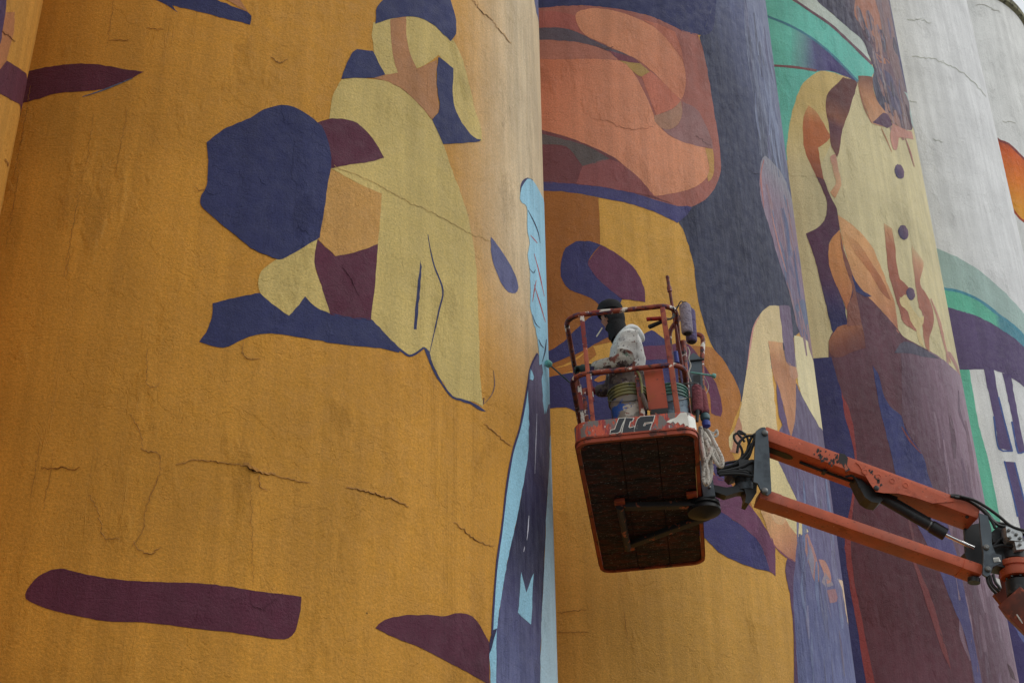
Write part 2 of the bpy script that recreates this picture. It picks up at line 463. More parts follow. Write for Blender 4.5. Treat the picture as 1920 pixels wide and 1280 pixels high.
# a cement bead fills the crease where neighbouring silos run into each other
for k in range(5):
    h = S_ * R / 2; w = math.sqrt(R * R - h * h); mid = (CEN[k] + CEN[k + 1]) / 2
    nrm = np.array([ROW[1], -ROW[0]])
    p = mid + nrm * w
    m_ = MB(); m_.tube([(p[0] + rng.normal(0, .004), p[1] + rng.normal(0, .004), z) for z in np.arange(0, TOP - .25, .6)], [.022 + rng.normal(0, .003) for _ in np.arange(0, TOP - .25, .6)], 8)
    V_ = np.array(m_.v); n_ = len(V_)
    mesh_obj('joint_bead', V_, m_.f, WALL, SIL[k], uv=np.stack([V_[:, 0] + V_[:, 1], V_[:, 2]], 1), col=np.tile(paint(np.array(BASE[k]) * .98), (n_, 1)), streak=.1)

PATCH_N = [0] * 6
def parse(s):
    out = []
    for w in s.split():
        c = w.endswith('!'); w = w.rstrip('!'); x, y = w.split(',')
        out.append((float(x), float(y), c))
    return out

def outline(pts, closed=True, n=4):
    """smooth through the points, sharp at those marked !"""
    P = [np.array(p[:2]) for p in pts]; K = [p[2] for p in pts]; N = len(P); out = []
    for i in range(N if closed else N - 1):
        j = (i + 1) % N
        p1, p2 = P[i], P[j]
        p0 = P[i - 1] if (not K[i] and (closed or i > 0)) else 2 * p1 - p2
        p3 = P[(j + 1) % N] if (not K[j] and (closed or j < N - 1)) else 2 * p2 - p1
        d = np.linalg.norm(p2 - p1)
        # centripetal-ish damping keeps long-short neighbours from overshooting
        def lim(q, o):
            v = q - o; L = np.linalg.norm(v); return o + v * min(1.0, 1.6 * d / (L + 1e-9))
        p0 = lim(p0, p1); p3 = lim(p3, p2)
        m = max(2, min(6, int(d / 8)))
        for q in range(m):
            t = q / m
            out.append(0.5 * ((2 * p1) + (p2 - p0) * t + (2 * p0 - 5 * p1 + 4 * p2 - p3) * t * t + (3 * p1 - p0 - 3 * p2 + p3) * t ** 3))
    if not closed: out.append(P[-1])
    return out

def grad_eval(k, stops, U):
    """colour along the line from the first to the last stop (given as picture points, turned into wall metres)"""
    P = []
    for col, (x, y) in stops:
        th, z = to_wall(k, x, y); P.append((wrap(k, th) * R, z))
    P = np.array(P); d = P[-1] - P[0]; L = d @ d
    s = (P - P[0]) @ d / L
    q = (U - P[0]) @ d / L
    cols = np.array([paint(c) for c, _ in stops])
    return np.stack([np.interp(q, s, cols[:, i]) for i in range(3)], 1)

def sheet(k, layer, uz, colour, name, streak=0.0, label=None, quads=None):
    uz = np.array(uz)
    bm = bmesh.new()
    vs = []
    last = None
    for p in uz:
        if quads is None and last is not None and np.linalg.norm(p - last) < 1e-4: continue
        vs.append(bm.verts.new((p[0], p[1], 0))); last = p
    if quads is None:
        tris = tessellate_polygon([[v.co.copy() for v in vs]])
    else:
        tris = quads
    for t in tris:
        try: bm.faces.new([vs[i] for i in t])
        except ValueError: pass
    PATCH_N[k] += 1
    layer = layer + .006 * PATCH_N[k]
    u0, u1 = uz[:, 0].min(), uz[:, 0].max(); z0, z1 = uz[:, 1].min(), uz[:, 1].max()
    st = DT * R
    for i in range(math.ceil(u0 / st), math.floor(u1 / st) + 1):
        bmesh.ops.bisect_plane(bm, geom=bm.verts[:] + bm.edges[:] + bm.faces[:], plane_co=(i * st, 0, 0), plane_no=(1, 0, 0), dist=1e-6)
    if isinstance(colour, list):
        zz = 0.2
        for i in range(math.ceil(z0 / zz), math.floor(z1 / zz) + 1):
            bmesh.ops.bisect_plane(bm, geom=bm.verts[:] + bm.edges[:] + bm.faces[:], plane_co=(0, i * zz, 0), plane_no=(0, 1, 0), dist=1e-6)
    bm.verts.index_update()
    Q = np.array([(v.co.x, v.co.y) for v in bm.verts]); Fc = []
    for f in bm.faces:
        f.normal_update()
        ids = [v.index for v in f.verts]
        Fc.append(ids if f.normal.z > 0 else ids[::-1])
    bm.free()
    th = Q[:, 0] / R; C = CEN[k]; rr = R + 0.0010 + 0.0006 * (1 + layer)
    N = np.stack([np.cos(th), np.sin(th), 0 * th], 1)
    V = np.stack([C[0] + N[:, 0] * rr, C[1] + N[:, 1] * rr, Q[:, 1]], 1)
    UV = Q + np.array([k * 37.7, k * 5.3])
    if isinstance(colour, list): CO = grad_eval(k, colour, Q)
    else: CO = np.tile(paint(colour), (len(Q), 1))
    o = mesh_obj(name, V, Fc, WALL, SIL[k], uv=UV, col=CO, streak=streak, normals=N)
    if label: o['label'] = label
    return o

def patch(k, layer, colour, s, streak=0.0, label=None, name='paint_patch', wob=0.6):
    """a painted area, brushed by hand: its edge wavers a little"""
    P = outline(parse(s))
    out = []
    ph = random.random() * 9
    for i, p in enumerate(P):
        th, z = to_wall(k, p[0] + rng.normal(0, .4), p[1] + rng.normal(0, .4))
        out.append((wrap(k, th) * R, z))
    return sheet(k, layer, out, colour, name, streak, label)

def stroke(k, layer, colour, s, w, taper=True, name='paint_line', streak=0.0):
    P = outline(parse(s), closed=False)
    P = [np.array(p) for p in P]; n = len(P); L = []; Rr = []
    for i in range(n):
        d = P[min(i + 1, n - 1)] - P[max(i - 1, 0)]; d = d / (np.linalg.norm(d) + 1e-9)
        q = np.array([-d[1], d[0]])
        t = i / (n - 1)
        ww = w * 0.5 * ((0.35 + 0.65 * math.sin(math.pi * min(max(t, .04), .96))) if taper else 1) * (0.85 + 0.3 * random.random())
        L.append(P[i] + q * ww); Rr.append(P[i] - q * ww)
    out = []
    for p in L + Rr:
        th, z = to_wall(k, p[0], p[1]); out.append((wrap(k, th) * R, z))
    return sheet(k, layer, out, colour, name, streak, quads=[(i, i + 1, n + i + 1, n + i) for i in range(n - 1)])

def crack(k, s, w=3.0, lip=0.008, colour=(150, 104, 48), rough=1.5):
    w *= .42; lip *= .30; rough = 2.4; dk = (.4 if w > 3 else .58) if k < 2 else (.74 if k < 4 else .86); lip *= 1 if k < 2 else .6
    """a split in the render: the upper flake stands proud, with the shade under it put into the colour"""
    P = outline(parse(s), closed=False)
    Q = []
    for i in range(len(P) - 1):
        m = max(1, int(np.linalg.norm(P[i + 1] - P[i]) / 3.5))
        for j in range(m):
            Q.append(P[i] + (P[i + 1] - P[i]) * j / m + rng.normal(0, rough * .5, 2))
    Q.append(P[-1]); n = len(Q)
    rows = []
    for i, p in enumerate(Q):
        d = Q[min(i + 1, n - 1)] - Q[max(i - 1, 0)]; d /= np.linalg.norm(d) + 1e-9
        q = np.array([-d[1], d[0]])
        if q[1] < 0: q = -q
        t = i / (n - 1); f = math.sin(math.pi * min(max(t, .03), .97)) * (.15 + 1.1 * rng.random())
        for off, hgt in ((-1.2, 0.0005), (0.0, lip * f), (0.25 * f, lip * f * .8), (0.6 * f, 0.0006)):
            th, z = to_wall(k, *(p + q * w * off)); rows.append((wrap(k, th), z, hgt))
    A = np.array(rows); C = CEN[k]
    rr = R + A[:, 2] + 0.0046
    V = np.stack([C[0] + np.cos(A[:, 0]) * (rr), C[1] + np.sin(A[:, 0]) * rr, A[:, 1]], 1)
    Fc = [[i * 4 + j, i * 4 + j + 1, (i + 1) * 4 + j + 1, (i + 1) * 4 + j] for i in range(n - 1) for j in range(3)]
    col = np.tile(paint(colour), (len(V), 1)); col[2::4] = paint(np.array(colour) * dk); col[3::4] = paint(np.array(colour) * dk * .8)  # lower rows darkened to paint the shade inside the gap
    UV = np.stack([A[:, 0] * R + k * 37.7, A[:, 1] + k * 5.3], 1)
    return mesh_obj('crack', V, Fc, WALL, SIL[k], smooth=False, uv=UV, col=col, streak=0.0)

NAVY, MAR, YEL, BRN, LBLUE = (46, 50, 86), (80, 38, 54), (182, 160, 98), (160, 112, 74), (136, 182, 202)

# ---- silo at the far left (0)
patch(0, 0, (160, 104, 66), "-12,20! 8,23! 27,23! 26,57 15,101 3,150 -12,190!")
patch(0, 1, (70, 50, 80), "-14,-14! 13,-14! 10,20 0,80 -14,110!")
patch(0, 2, MAR, "12,114! 55,142! 44,200! 0,176 -26,162! -14,150", label='maroon painted patch')
crack(0, "2,60 14,68 27,79", 2.5, .012, (120, 70, 36))
crack(0, "8,298 14,306 15,312", 2.5, .01, (140, 90, 46))

# ---- large ochre silo (1)
patch(1, 0, MAR, "28,142! 47,136 94,125 144,120 188,122 235,130 270,135! 249,146 205,165 151,172 107,175 74,185 37,195 20,200!", label='maroon leaf shape')
stroke(1, 1, (84, 92, 112), "155,182 183,173 205,165 249,147", 3)
patch(1, 1, BRN, "400,-14! 465,24! 452,2 436,-30! 380,-20!")
patch(1, 0, NAVY, "270,-16! 292,0! 317,13 334,26! 323,11! 370,22 420,35 469,47! 471,32 464,23! 406,0 370,-16!")
patch(1, 4, NAVY, "387,268! 419,244 469,221 493,207 528,197.5 551,201.5 579,217 596,231 608,246 618,278 621,305 616,336 608,391 599,446! 563,467 536,483 522,486.5 477,469 442,442 399,407 381,391 375,381 378,367 387,348 390,313 389,285", label='navy rounded octagon')
patch(1, 3, MAR, "590,236! 596,231 614,224 641,223 669,231 692,252 710,278 720,297! 692,304 657,309 610,318!")
patch(1, 0, YEL, "640,149! 672,147 701,149 730,155 757,170 786,197 804,218 815,236 831,271 842,303 851,329 869,378 884,437 892,495 896,573 898,652 900,710 904,749 906,762! 888,753 861,747 849,743 826,710 810,679 804,659! 794,651! 779,663 767,667 751,655 695,601! 700,534 708,458! 711,429 716,363! 677,347 612,312! 616,260 618,221 624,181", label='pale yellow arm shape')
patch(1, 0, (176, 132, 72), "615,314! 677,347! 716,363! 711,429 708,462! 633,484! 594,446! 606,391")
patch(1, 1, MAR, "592,446! 629,480! 665,473 708,458! 704,524 695,600! 657,596 618,590! 602,536 589,492")
patch(1, 2, YEL, "595,448! 589,492 602,536 618,588! 590,575 572,556! 555,578 542,592! 524,580 489,551 484,532 491,508 516,488 536,478! 563,460!")
patch(1, 1, NAVY, "399,569! 438,559 487,549! 514,570 541,588! 571,554! 594,576 618,586! 657,595 694,596! 722,625 751,655! 747,661! 712,653 633,645 579,635 528,627 489,626 458,635 430,649 407,651 374,641! 391,614 398,590", label='navy painted foot of the figure')
patch(1, 0, YEL, "700,43! 746,30! 793,33 831,61 848,74! 855,85 865,106 873,133 881,165 888,197 895,220 902,240 904,266! 884,258 862,231 848,202 844,170 846,129! 822,104! 786,127 722,142! 710,120 701,98 698,66")
patch(1, 1, BRN, "731,37! 761,30! 762,69 769,101 783,134! 747,139! 738,112 733,74")
patch(1, 2, BRN, "698,146! 747,136 786,128 820,112! 817,149 821,186 822,208 809,224! 786,197 757,170 730,155")
patch(1, 3, NAVY, "640,148! 650,120 660,100 669,93 699,97! 709,117 722,140! 701,147! 671,147")
patch(1, 3, NAVY, "822,107! 850,129! 848,170 852,202 866,231 887,257 902,262! 897,266 830,271! 822,250 810,224 822,212 823,191 818,159 819,130")
patch(1, 3, NAVY, "707,13 722,-4 740,-22! 838,-22! 844,0 851,21 855,40 854,64 845,77! 831,65 815,49 794,37 772,32 746,34 725,38 703,46! 705,29", label='navy cap shape')
patch(1, 0, (84, 86, 122), "920,444! 921,476 931,511 947,542 960,550 970,546 970,530 958,499 941,472", streak=.3, label='slate blue teardrop')
stroke(1, 1, NAVY, "802,440 806,465 814,499 830,544 823,581 810,640 805,662", 3)
patch(1, 1, NAVY, "788,488! 790,500 786,560 781,617! 776,618! 780,560")
stroke(1, 1, NAVY, "748,654 757,661 767,667 779,663 794,652", 4, False)
patch(1, 1, NAVY, "794,650! 804,658 812,685 826,711 849,743 862,746 882,753 898,761 911,772! 896,767 880,758 862,751 848,747 824,716 808,688 798,662")
stroke(1, 1, (74, 58, 62), "906,758 907,745", 2)
stroke(1, 1, (96, 84, 88), "907,757 921,741 927,722 925,694", 1.6)
# pale blue arm and the dark band below it, on the right shoulder of this silo
patch(1, 0, (84, 88, 124), "1000,-10! 1004,16 1010,42! 1030,42! 1030,-14!", streak=.4)
stroke(1, 1, (44, 48, 84), "977,372 977,352 981,341 989,335 999,339", 5)
patch(1, 2, LBLUE, "988,336 978,351 974,374 984,384 989,394 988,425 993,456 989,476 992,499 994,534 994,573 1003,616 1009,652 1011,685! 1016,682 1018,710 1017,741 1020,777! 1025,745 1036,690! 1036,420! 1030,392! 1011,359 999,339", streak=.25, label='pale blue arm shape at the silo edge')
for s, w, c in (("994,441 1007,456", 2, (150, 70, 72)), ("1001,476 1010,510 1020,556", 2, (150, 70, 72)), ("1005,525 1001,545 998,566", 2, (150, 70, 72)),
                ("1001,534 1012,570 1022,604", 2, (150, 70, 72)), ("989,394 1001,417 1009,438 1012,456", 2, (40, 44, 70)), ("992,503 997,510 1001,511 1003,505", 2, (40, 44, 70)),
                ("998,590 1003,606 1012,615", 2, (40, 44, 70)), ("1009,636 1014,647 1019,652", 2.4, (40, 44, 70)), ("1024,636 1021,660 1016,678", 2.4, (40, 44, 70))):
    stroke(1, 3, c, s, w)
GB = [((96, 86, 112), (1010, 670)), ((70, 62, 90), (1000, 800)), ((58, 54, 88), (1000, 900)), ((30, 28, 58), (1000, 990)), ((34, 32, 64), (990, 1060)), ((70, 70, 108), (980, 1150)), ((80, 84, 122), (970, 1240)), ((92, 96, 134), (970, 1320))]
patch(1, 1, GB, "1007,662 995,687 989,723 988,760! 990,795 980,908 969,970 955,1032 945,1084 937,1135 931,1179 929,1213 928,1330! 1010,1330! 1012,1280 1014,1187 1016,1135 1021,1032 1024,950 1029,878 1031,806! 1046,800! 1040,690! 1014,679!", streak=.6, label='dark violet band running down the silo edge')
patch(1, 2, LBLUE, "989,723! 976,795 961,847 950,909 943,970 940,1001 931,1058 925,1135 923,1187 917,1223 918,1249 921,1330! 930,1330! 930,1213 931,1179 937,1135 945,1084 955,1032 969,970 980,909 989,852 991,795")
stroke(1, 3, (52, 46, 84), "1007,662 995,687 989,723 976,795 961,847 950,909 943,970 939,1001 931,1058 925,1135 922,1187", 3.4, False)
patch(1, 3, (40, 38, 70), "922,1180! 931,1178! 926,1196 922,1212 917,1226! 918,1205")
patch(1, 3, LBLUE, "994,690! 1000,707 998,713 991,710!")
patch(1, 2, LBLUE, "1017,700! 1024,690 1040,690! 1040,720! 1022,776! 1018,741 1015,712")
patch(1, 2, (158, 184, 196), "1031,806! 1029,878 1024,950 1021,1032 1016,1135 1014,1187 1012,1280 1010,1330! 1064,1330! 1058,1100! 1050,870!", streak=.15)
patch(1, 3, LBLUE, "976,1071! 986,1110! 999,1074! 995,1170! 982,1160 971,1148!", label='pale blue notched mark')
stroke(1, 3, (170, 170, 186), "1006,775 1004,830 1002,888", 1.6)
stroke(1, 3, (190, 190, 206), "991,966 989,995 987,1012", 1.6)
stroke(1, 3, (190, 190, 206), "983,1024 981,1034", 1.6)
patch(1, 0, MAR, "49,1122 57,1095 80,1075 112,1065 150,1074 225,1086 280,1090 350,1092 415,1097 480,1107 565,1118! 562,1150 553,1183 540,1196 515,1197 450,1187 360,1177 280,1167 200,1164 150,1155 95,1142", label='long maroon bar near the foot of the picture')
patch(1, 1, MAR, "703,1176! 721,1162 755,1153 800,1152 834,1154 852,1149.5 875,1149.5 894,1164 909,1190 919,1207 916,1231 917,1250 920,1320! 1000,1330! 909,1278 890,1267 838,1239 785,1212 744,1197", label='maroon wedge at the bottom')
# cracks in the render of the large silo
OC = (158, 112, 54)
crack(1, "457,873 468,878 481,886", 13, .07, OC, 1)
crack(1, "478,885 500,889 516,890", 7, .03, OC, 1)
crack(1, "516,891 545,900 580,905", 3, .01, OC)
crack(1, "330,872 350,866 360,862 400,866 430,869 456,874", 3, .012, OC)
crack(1, "650,914 690,923 730,934 765,951", 4.5, .018, OC, 1)
crack(1, "850,980 872,996 888,1010 925,1024", 3, .012, OC)
crack(1, "908,795 928,812 950,830 958,836", 3, .012, (170, 120, 60))
crack(1, "265,843 280,847 296,848 300,860", 3.4, .012, OC)
crack(1, "75,878 100,880 120,876 140,882 150,876", 3, .01, (132, 84, 30))
crack(1, "300,855 300,885 288,918 272,962 270,992 250,1022", 2.4, .008, OC)
crack(1, "165,928 180,950 190,985 195,1008 225,1011", 2.8, .01, OC)
crack(1, "250,1015 258,1030 284,1038 302,1025", 3, .01, OC)
crack(1, "487,890 486,912 500,920", 3, .012, OC)
crack(1, "456,640 457,668 468,674 486,673", 3, .01, OC)
crack(1, "276,655 276,720 290,728 300,718", 2.2, .008, OC)
crack(1, "245,778 262,810 268,838", 2.4, .008, OC)
crack(1, "625,312 680,334 716,352 760,376 800,394 850,420 885,440 918,452", 1.6, .004, (178, 150, 92))
crack(1, "885,0 905,24 925,40", 3.4, .014, (178, 138, 92))
crack(1, "925,42 940,62 958,82", 2.2, .01, (178, 138, 92))
crack(1, "508,108 516,116 530,118 540,112", 2.6, .01, OC)
crack(1, "526,200 530,216 534,230 546,234", 2.6, .01, NAVY)
crack(1, "551,275 549,305 548,335 560,348", 2.4, .008, NAVY)
crack(1, "486,330 492,345 502,348", 2.4, .008, NAVY)
crack(1, "364,350 372,356 384,357", 2, .008, OC)
crack(1, "384,356 396,365 414,362", 2, .008, NAVY)
crack(1, "558,425 572,436 580,441", 2.4, .008, NAVY)
crack(1, "640,498 655,520 668,545 674,556", 2.4, .008, MAR)
crack(1, "469,1110 470,1132 490,1142 510,1128 530,1112", 2.2, .007, MAR)
crack(1, "279,55 300,56 306,57", 2, .008, (150, 102, 44))
crack(1, "205,77 225,75 241,76", 2, .008, (140, 94, 38))
for x0, y0, x1, y1 in ((213, 0, 201, 88), (176, 216, 163, 306), (240, 205, 215, 330), (150, 360, 120, 520), (76, 825, 58, 935), (100, 850, 80, 960), (470, 900, 474, 1090), (60, 160, 28, 330), (40, 300, 10, 470), (131, 470, 125, 525)):
    crack(1, f"{x0},{y0} {(x0+x1)/2+rng.normal(0,1):.1f},{(y0+y1)/2} {x1},{y1}", 1.5, .005, (150, 104, 46), .5)

# ---- silo behind the basket (2)
patch(2, 0, NAVY, "960,14! 1010,16 1066,11 1115,12.5 1164,18 1210,28 1249,43 1285,61 1310,66 1330,64 1338,49 1345,-20! 960,-20!", label='navy band above the salmon shape')
SLG = [((50, 53, 74), (1340, 200)), ((56, 60, 84), (1395, 200)), ((84, 90, 122), (1440, 200)), ((96, 102, 136), (1475, 200))]
patch(2, -.5, SLG, "1337,-20! 1338,0 1326,40 1312,70! 1318,98 1328,148 1338,210 1345,249 1350,295 1349,328 1338,354 1322,374 1295,388! 1270,412! 1280,430 1291,461 1301,496 1304,528 1310,567 1320,606 1335,649 1354,672 1373,703 1384,728 1386,752! 1395,752 1440,700 1500,620 1560,600! 1545,420! 1490,-20!", streak=.5, label='streaked slate coat shape')
patch(2, 0, (146, 90, 80), "985,20! 1010,16 1066,11 1115,12.5 1164,18 1210,28 1249,43 1285,60 1308,64! 1319,98 1329,148 1339,210 1346,249 1351,295 1350,328 1339,354 1322,375 1295,389! 1262,385 1184,362 1131,352 1066,345 985,341!", label='salmon patch with mauve border')
patch(2, 1, (104, 62, 66), "985,236! 1015,244 1043,251 1082,264 1125,282 1154,298 1184,322 1210,348 1226,368! 1262,383! 1184,361 1131,351 1066,345 985,342!")
patch(2, 2, (130, 76, 76), "1092,312! 1144,299 1184,321 1210,348 1227,368! 1184,361 1131,351 1080,345!")
patch(2, 2, (88, 80, 80), "985,249! 1016,252 1059,262 1102,275 1144,298! 1120,305 1092,312! 1062,276 1016,271 985,270!")
patch(2, 1, (158, 102, 86), "985,74! 1013,75 1059,77 1108,85 1144,98 1161,114! 1115,111 1066,111.5 985,112!")
patch(2, 1, (152, 86, 78), "985,20! 1040,22! 1079,30 1084,49 1090,64! 1060,54 985,52!")
patch(2, 2, (86, 76, 86), "985,53! 1013,52.5 1049,52.5 1082,61 1115,77 1148,92 1184,107 1200,119! 1161,113 1144,99 1108,85 1059,77 985,75!")
patch(2, 3, (110, 62, 72), "1140,95! 1165,102 1184,107 1200,119! 1180,117 1161,113!")
patch(2, 1, [((176, 106, 78), (1015, 180)), ((188, 122, 92), (1110, 195)), ((192, 128, 98), (1200, 230)), ((190, 128, 96), (1320, 300))], "985,112! 1015,111.5 1066,111.5 1115,111 1161,114! 1174,121 1190,141 1203,164 1216,190 1226,216 1235,236 1253,253 1279,266 1322,277! 1325,292 1330,315 1326,331 1308,348 1282,358 1253,364 1226,368! 1210,348 1184,322 1154,298 1125,282 1082,264 1043,251 985,236!", label='salmon painted forearm shape')
patch(2, 1, [((190, 128, 96), (1090, 40)), ((190, 126, 94), (1180, 80)), ((184, 116, 88), (1275, 180))], "1079,30 1089,20 1115,16 1148,20 1184,31 1223,49 1249,72 1269,98 1282,121 1286,148 1283,174 1277,187! 1259,171 1233,144 1203,118 1187,108 1157,95 1125,79 1098,66 1084,49", label='salmon painted upper lobe')
patch(2, 2, (158, 128, 76), "1161,114! 1200,119! 1218,135! 1203,144! 1194,141 1174,121")
patch(2, 2, (172, 102, 82), "1203,144! 1219,134! 1236,148 1272,184 1277,190! 1262,203 1230,217! 1223,197 1213,171")
patch(2, 2, (168, 100, 80), "1206,38! 1235,46 1266,61! 1276,89 1282,116! 1269,98 1249,72 1225,50")
patch(2, 3, (150, 112, 92), "1277,189! 1279,213 1272,233 1256,243 1240,240 1228,228 1226,217! 1259,206")
patch(2, 2, (134, 98, 96), "1240,240! 1256,243 1272,233 1279,213 1279,190! 1310,210 1334,262 1336,279! 1322,277 1279,266 1253,253")
patch(2, 2, (170, 130, 74), "1322,278! 1336,279! 1339,310 1337,330 1328,341! 1326,331 1330,315 1325,292")
# ochre field of the lower part is the bare wall colour; the darker ochres and navy shapes lie on it
patch(2, 0, (146, 92, 44), "980,358! 1021,358.5 1066,361 1122,371! 1126,460 1128,560! 1160,600 1150,640! 1110,649! 1066,680 1030,694 980,720!")
patch(2, 1, (156, 100, 48), "980,700! 1028,693 1070,682 1112,648! 1118,665! 1085,690 1030,708 980,716!")
patch(2, 1, (66, 64, 106), "980,343! 1020,341 1066,344.5 1131,351 1184,361 1230,375 1262,384 1297,388! 1290,402 1270,418! 1230,399 1180,382 1131,372 1066,361 980,357!", label='navy belt below the salmon shape')
patch(2, 0, (160, 104, 52), "1290,646! 1334,651! 1354,672 1373,703 1385,730 1388,756 1372,800 1366,830! 1400,920 1432,1010 1452,1022! 1430,1040! 1350,930 1300,850 1280,700!")
patch(2, 2, (54, 54, 96), "1051,508 1053,484 1061,465 1080,453 1104,453 1127,459! 1115,472 1103,490 1115,516 1139,539 1166,561! 1162,572! 1164,600! 1150,595 1123,571 1108,559 1088,551 1069,543 1055,527", label='navy mushroom shape behind the basket')
patch(2, 3, (94, 54, 76), "1127,459! 1158,477 1186,500 1201,524 1209,547 1210,567! 1190,563 1166,561! 1139,539 1115,516 1102,496 1106,486", label='maroon lobe of the mushroom shape')
patch(2, 3, (52, 52, 94), "990,674! 1030,658 1057,641 1080,617 1104,596 1123,589 1166,592! 1166,625! 1147,629 1123,641 1088,660 1057,672 1030,684 990,698!", label='navy band left of the painter')
patch(2, 2, (52, 50, 92), "990,714! 1030,707 1069,699 1110,700! 1150,702 1170,760! 1145,800! 1112,790 1080,772 1061,764 1033,766 990,772!", label='navy patch below the painter')
patch(2, 3, (160, 104, 50), "1113,713! 1126,704 1141,703! 1140,711 1122,716!")
patch(2, 1, (56, 54, 96), "1150,700! 1205,629! 1221,619 1248,637 1270,652! 1300,690 1330,768! 1318,768 1290,740 1200,740!", label='navy arch right of the painter')
patch(2, 2, (94, 52, 76), "1190,650! 1250,647! 1290,645 1322,688 1342,719 1354,762 1352,780! 1334,774 1330,740 1310,700! 1280,668 1250,673 1190,675!", label='maroon leaf right of the basket')
patch(2, 3, (56, 54, 98), "1300,950! 1319,966! 1347,958 1374,974 1398,991 1421,1014 1433,1038 1443,1071! 1417,1065 1382,1053 1347,1034 1323,1010 1300,1000!", label='navy half disc beside the basket floor')
patch(2, 2, (66, 56, 100), "1330,870! 1380,862! 1384,905! 1347,900!")
patch(2, 2, (100, 58, 84), "1330,886! 1362,901 1384,924 1413,956 1443,1002 1452,1022 1454,1080! 1443,1071! 1433,1038 1421,1014 1398,991 1374,974 1340,955!", label='maroon band beside the navy half disc')
# worker's coat and hands painted on the right of this silo
LAV = [((96, 82, 108), (1480, 760)), ((100, 88, 120), (1510, 900)), ((98, 92, 130), (1530, 1050)), ((86, 90, 130), (1540, 1150)), ((98, 104, 146), (1550, 1300))]
patch(2, 1, LAV, "1488,708! 1502,738 1534,793! 1570,800! 1640,1320! 1494,1330! 1491,1280 1487,1170 1482,1112 1487,1060 1495,1006! 1515,997! 1495,940 1476,901 1456,858! 1450,830! 1470,790!", streak=.7, label='lavender streaked coat panel')
patch(2, 2, (84, 60, 88), "1476,1044! 1491,1051! 1487,1112 1490,1171 1496,1280 1497,1330! 1489,1330! 1487,1171 1480,1112 1472,1069")
patch(2, 1, (196, 176, 134), "1443,573 1424,590 1412,613 1400,692 1391,750 1382,800! 1400,812 1458,814! 1452,750 1447,692 1440,641! 1470,642! 1463,575!", label='cream cuff shape')
patch(2, 2, (170, 122, 96), "1376,806! 1385,780! 1392,806 1385,850 1368,846!")
patch(2, 2, (196, 180, 130), "1366,819! 1379,804! 1376,818 1372,844! 1367,838")
PEA = [((196, 150, 108), (1455, 640)), ((166, 116, 84), (1470, 690)), ((176, 126, 94), (1480, 760)), ((170, 116, 84), (1484, 816))]
patch(2, 2, PEA, "1440,639! 1467,642! 1472,676! 1490,691 1492,731 1490,789 1483,820! 1476,795 1470,765 1458,730 1449,700", label='peach forearm shape')
patch(2, 3, (92, 74, 104), "1455,713! 1467,754 1478,810! 1473,816! 1464,790 1458,765")
patch(2, 2, (112, 94, 116), "1461,573! 1479,573 1485,613 1493,690! 1479,684 1473,676! 1467,633", streak=.5, label='violet strap down the hand')
patch(2, 2, (206, 190, 150), "1488,629! 1505,633 1522,650 1545,700! 1556,800! 1536,800! 1502,738 1492,688", label='cream right sleeve')
patch(2, 3, (176, 130, 104), "1478,684! 1492,688! 1496,706 1489,712! 1482,706")
patch(2, 1, (206, 186, 138), "1440,846! 1456,858! 1476,901 1495,940 1515,997! 1495,1006! 1470,975 1440,940!")
PE2 = [((206, 160, 112), (1440, 950)), ((190, 136, 96), (1470, 1000)), ((158, 104, 84), (1485, 1045))]
patch(2, 2, PE2, "1425,952! 1456,952 1480,985 1496,1005! 1493,1030 1490,1053! 1456,1026 1441,999", label='peach hand shape')
patch(2, 3, (196, 158, 116), "1438,946! 1460,950 1474,968 1466,984 1450,976")
patch(2, 2, (124, 74, 90), "1441,999! 1456,1026 1490,1053! 1470,1042 1450,1022!")
patch(2, 2, (160, 116, 110), "1513,998! 1527,1034 1538,1077 1530,1100! 1520,1070 1511,1040 1505,1010", streak=.4)
patch(2, 3, (130, 124, 138), "1518,1020! 1526,1050 1524,1080! 1516,1052", streak=.5)
patch(2, 2, (176, 124, 108), "1534,1048! 1546,1050 1556,1072 1558,1090 1550,1094! 1544,1072", streak=.3)
patch(2, 2, (138, 126, 134), "1546,1072! 1558,1088 1562,1096 1548,1100 1540,1090!", streak=.4)
patch(2, 2, (146, 104, 108), "1550,1106! 1568,1104 1570,1126 1556,1130!", streak=.4)
patch(2, 3, (206, 176, 150), "1569,1084! 1577,1100 1584,1140 1588,1164! 1610,1170! 1600,1090!")
OVG = [((134, 132, 140), (1440, 300)), ((140, 118, 132), (1440, 360)), ((136, 108, 124), (1460, 450)), ((118, 102, 128), (1480, 550))]
patch(2, 1, OVG, "1433,292 1425,315 1424,354 1430,387 1443,429 1459,485 1475,534 1485,566! 1494,610 1510,640 1545,640! 1530,480! 1505,400! 1486,377 1471,335 1451,308", streak=.8, label='pink grey streaked oval on the coat')
patch(2, 2, (92, 102, 130), "1488,575! 1500,600 1518,645 1530,650! 1525,590 1505,560!", streak=.8)
for s, w, c in (("1432,300 1426,330 1432,390", 3, (160, 104, 100)), ("1468,390 1476,430 1480,480", 5, (90, 98, 130)), ("1446,400 1460,460 1474,510", 3, (170, 120, 116)), ("1488,470 1494,520 1500,560", 4, (84, 92, 126)),
                ("1424,592 1412,615 1400,692", 3, (196, 140, 130))):
    stroke(2, 3, c, s, w, streak=.5)
crack(2, "1110,222 1140,228 1165,240 1195,243 1225,238", 2, .008, (180, 118, 90))
crack(2, "1305,256 1320,266 1334,274", 2, .008, (120, 88, 88))
crack(2, "1118,84 1135,92 1150,88", 2, .009, (110, 80, 76))
crack(2, "1045,1149 1070,1146 1100,1143", 2, .007, (150, 104, 46))
crack(2, "1046,1186 1080,1184 1104,1186", 2, .007, (150, 104, 46))
crack(2, "1170,1142 1174,1180 1176,1204", 1.6, .006, (160, 112, 52))
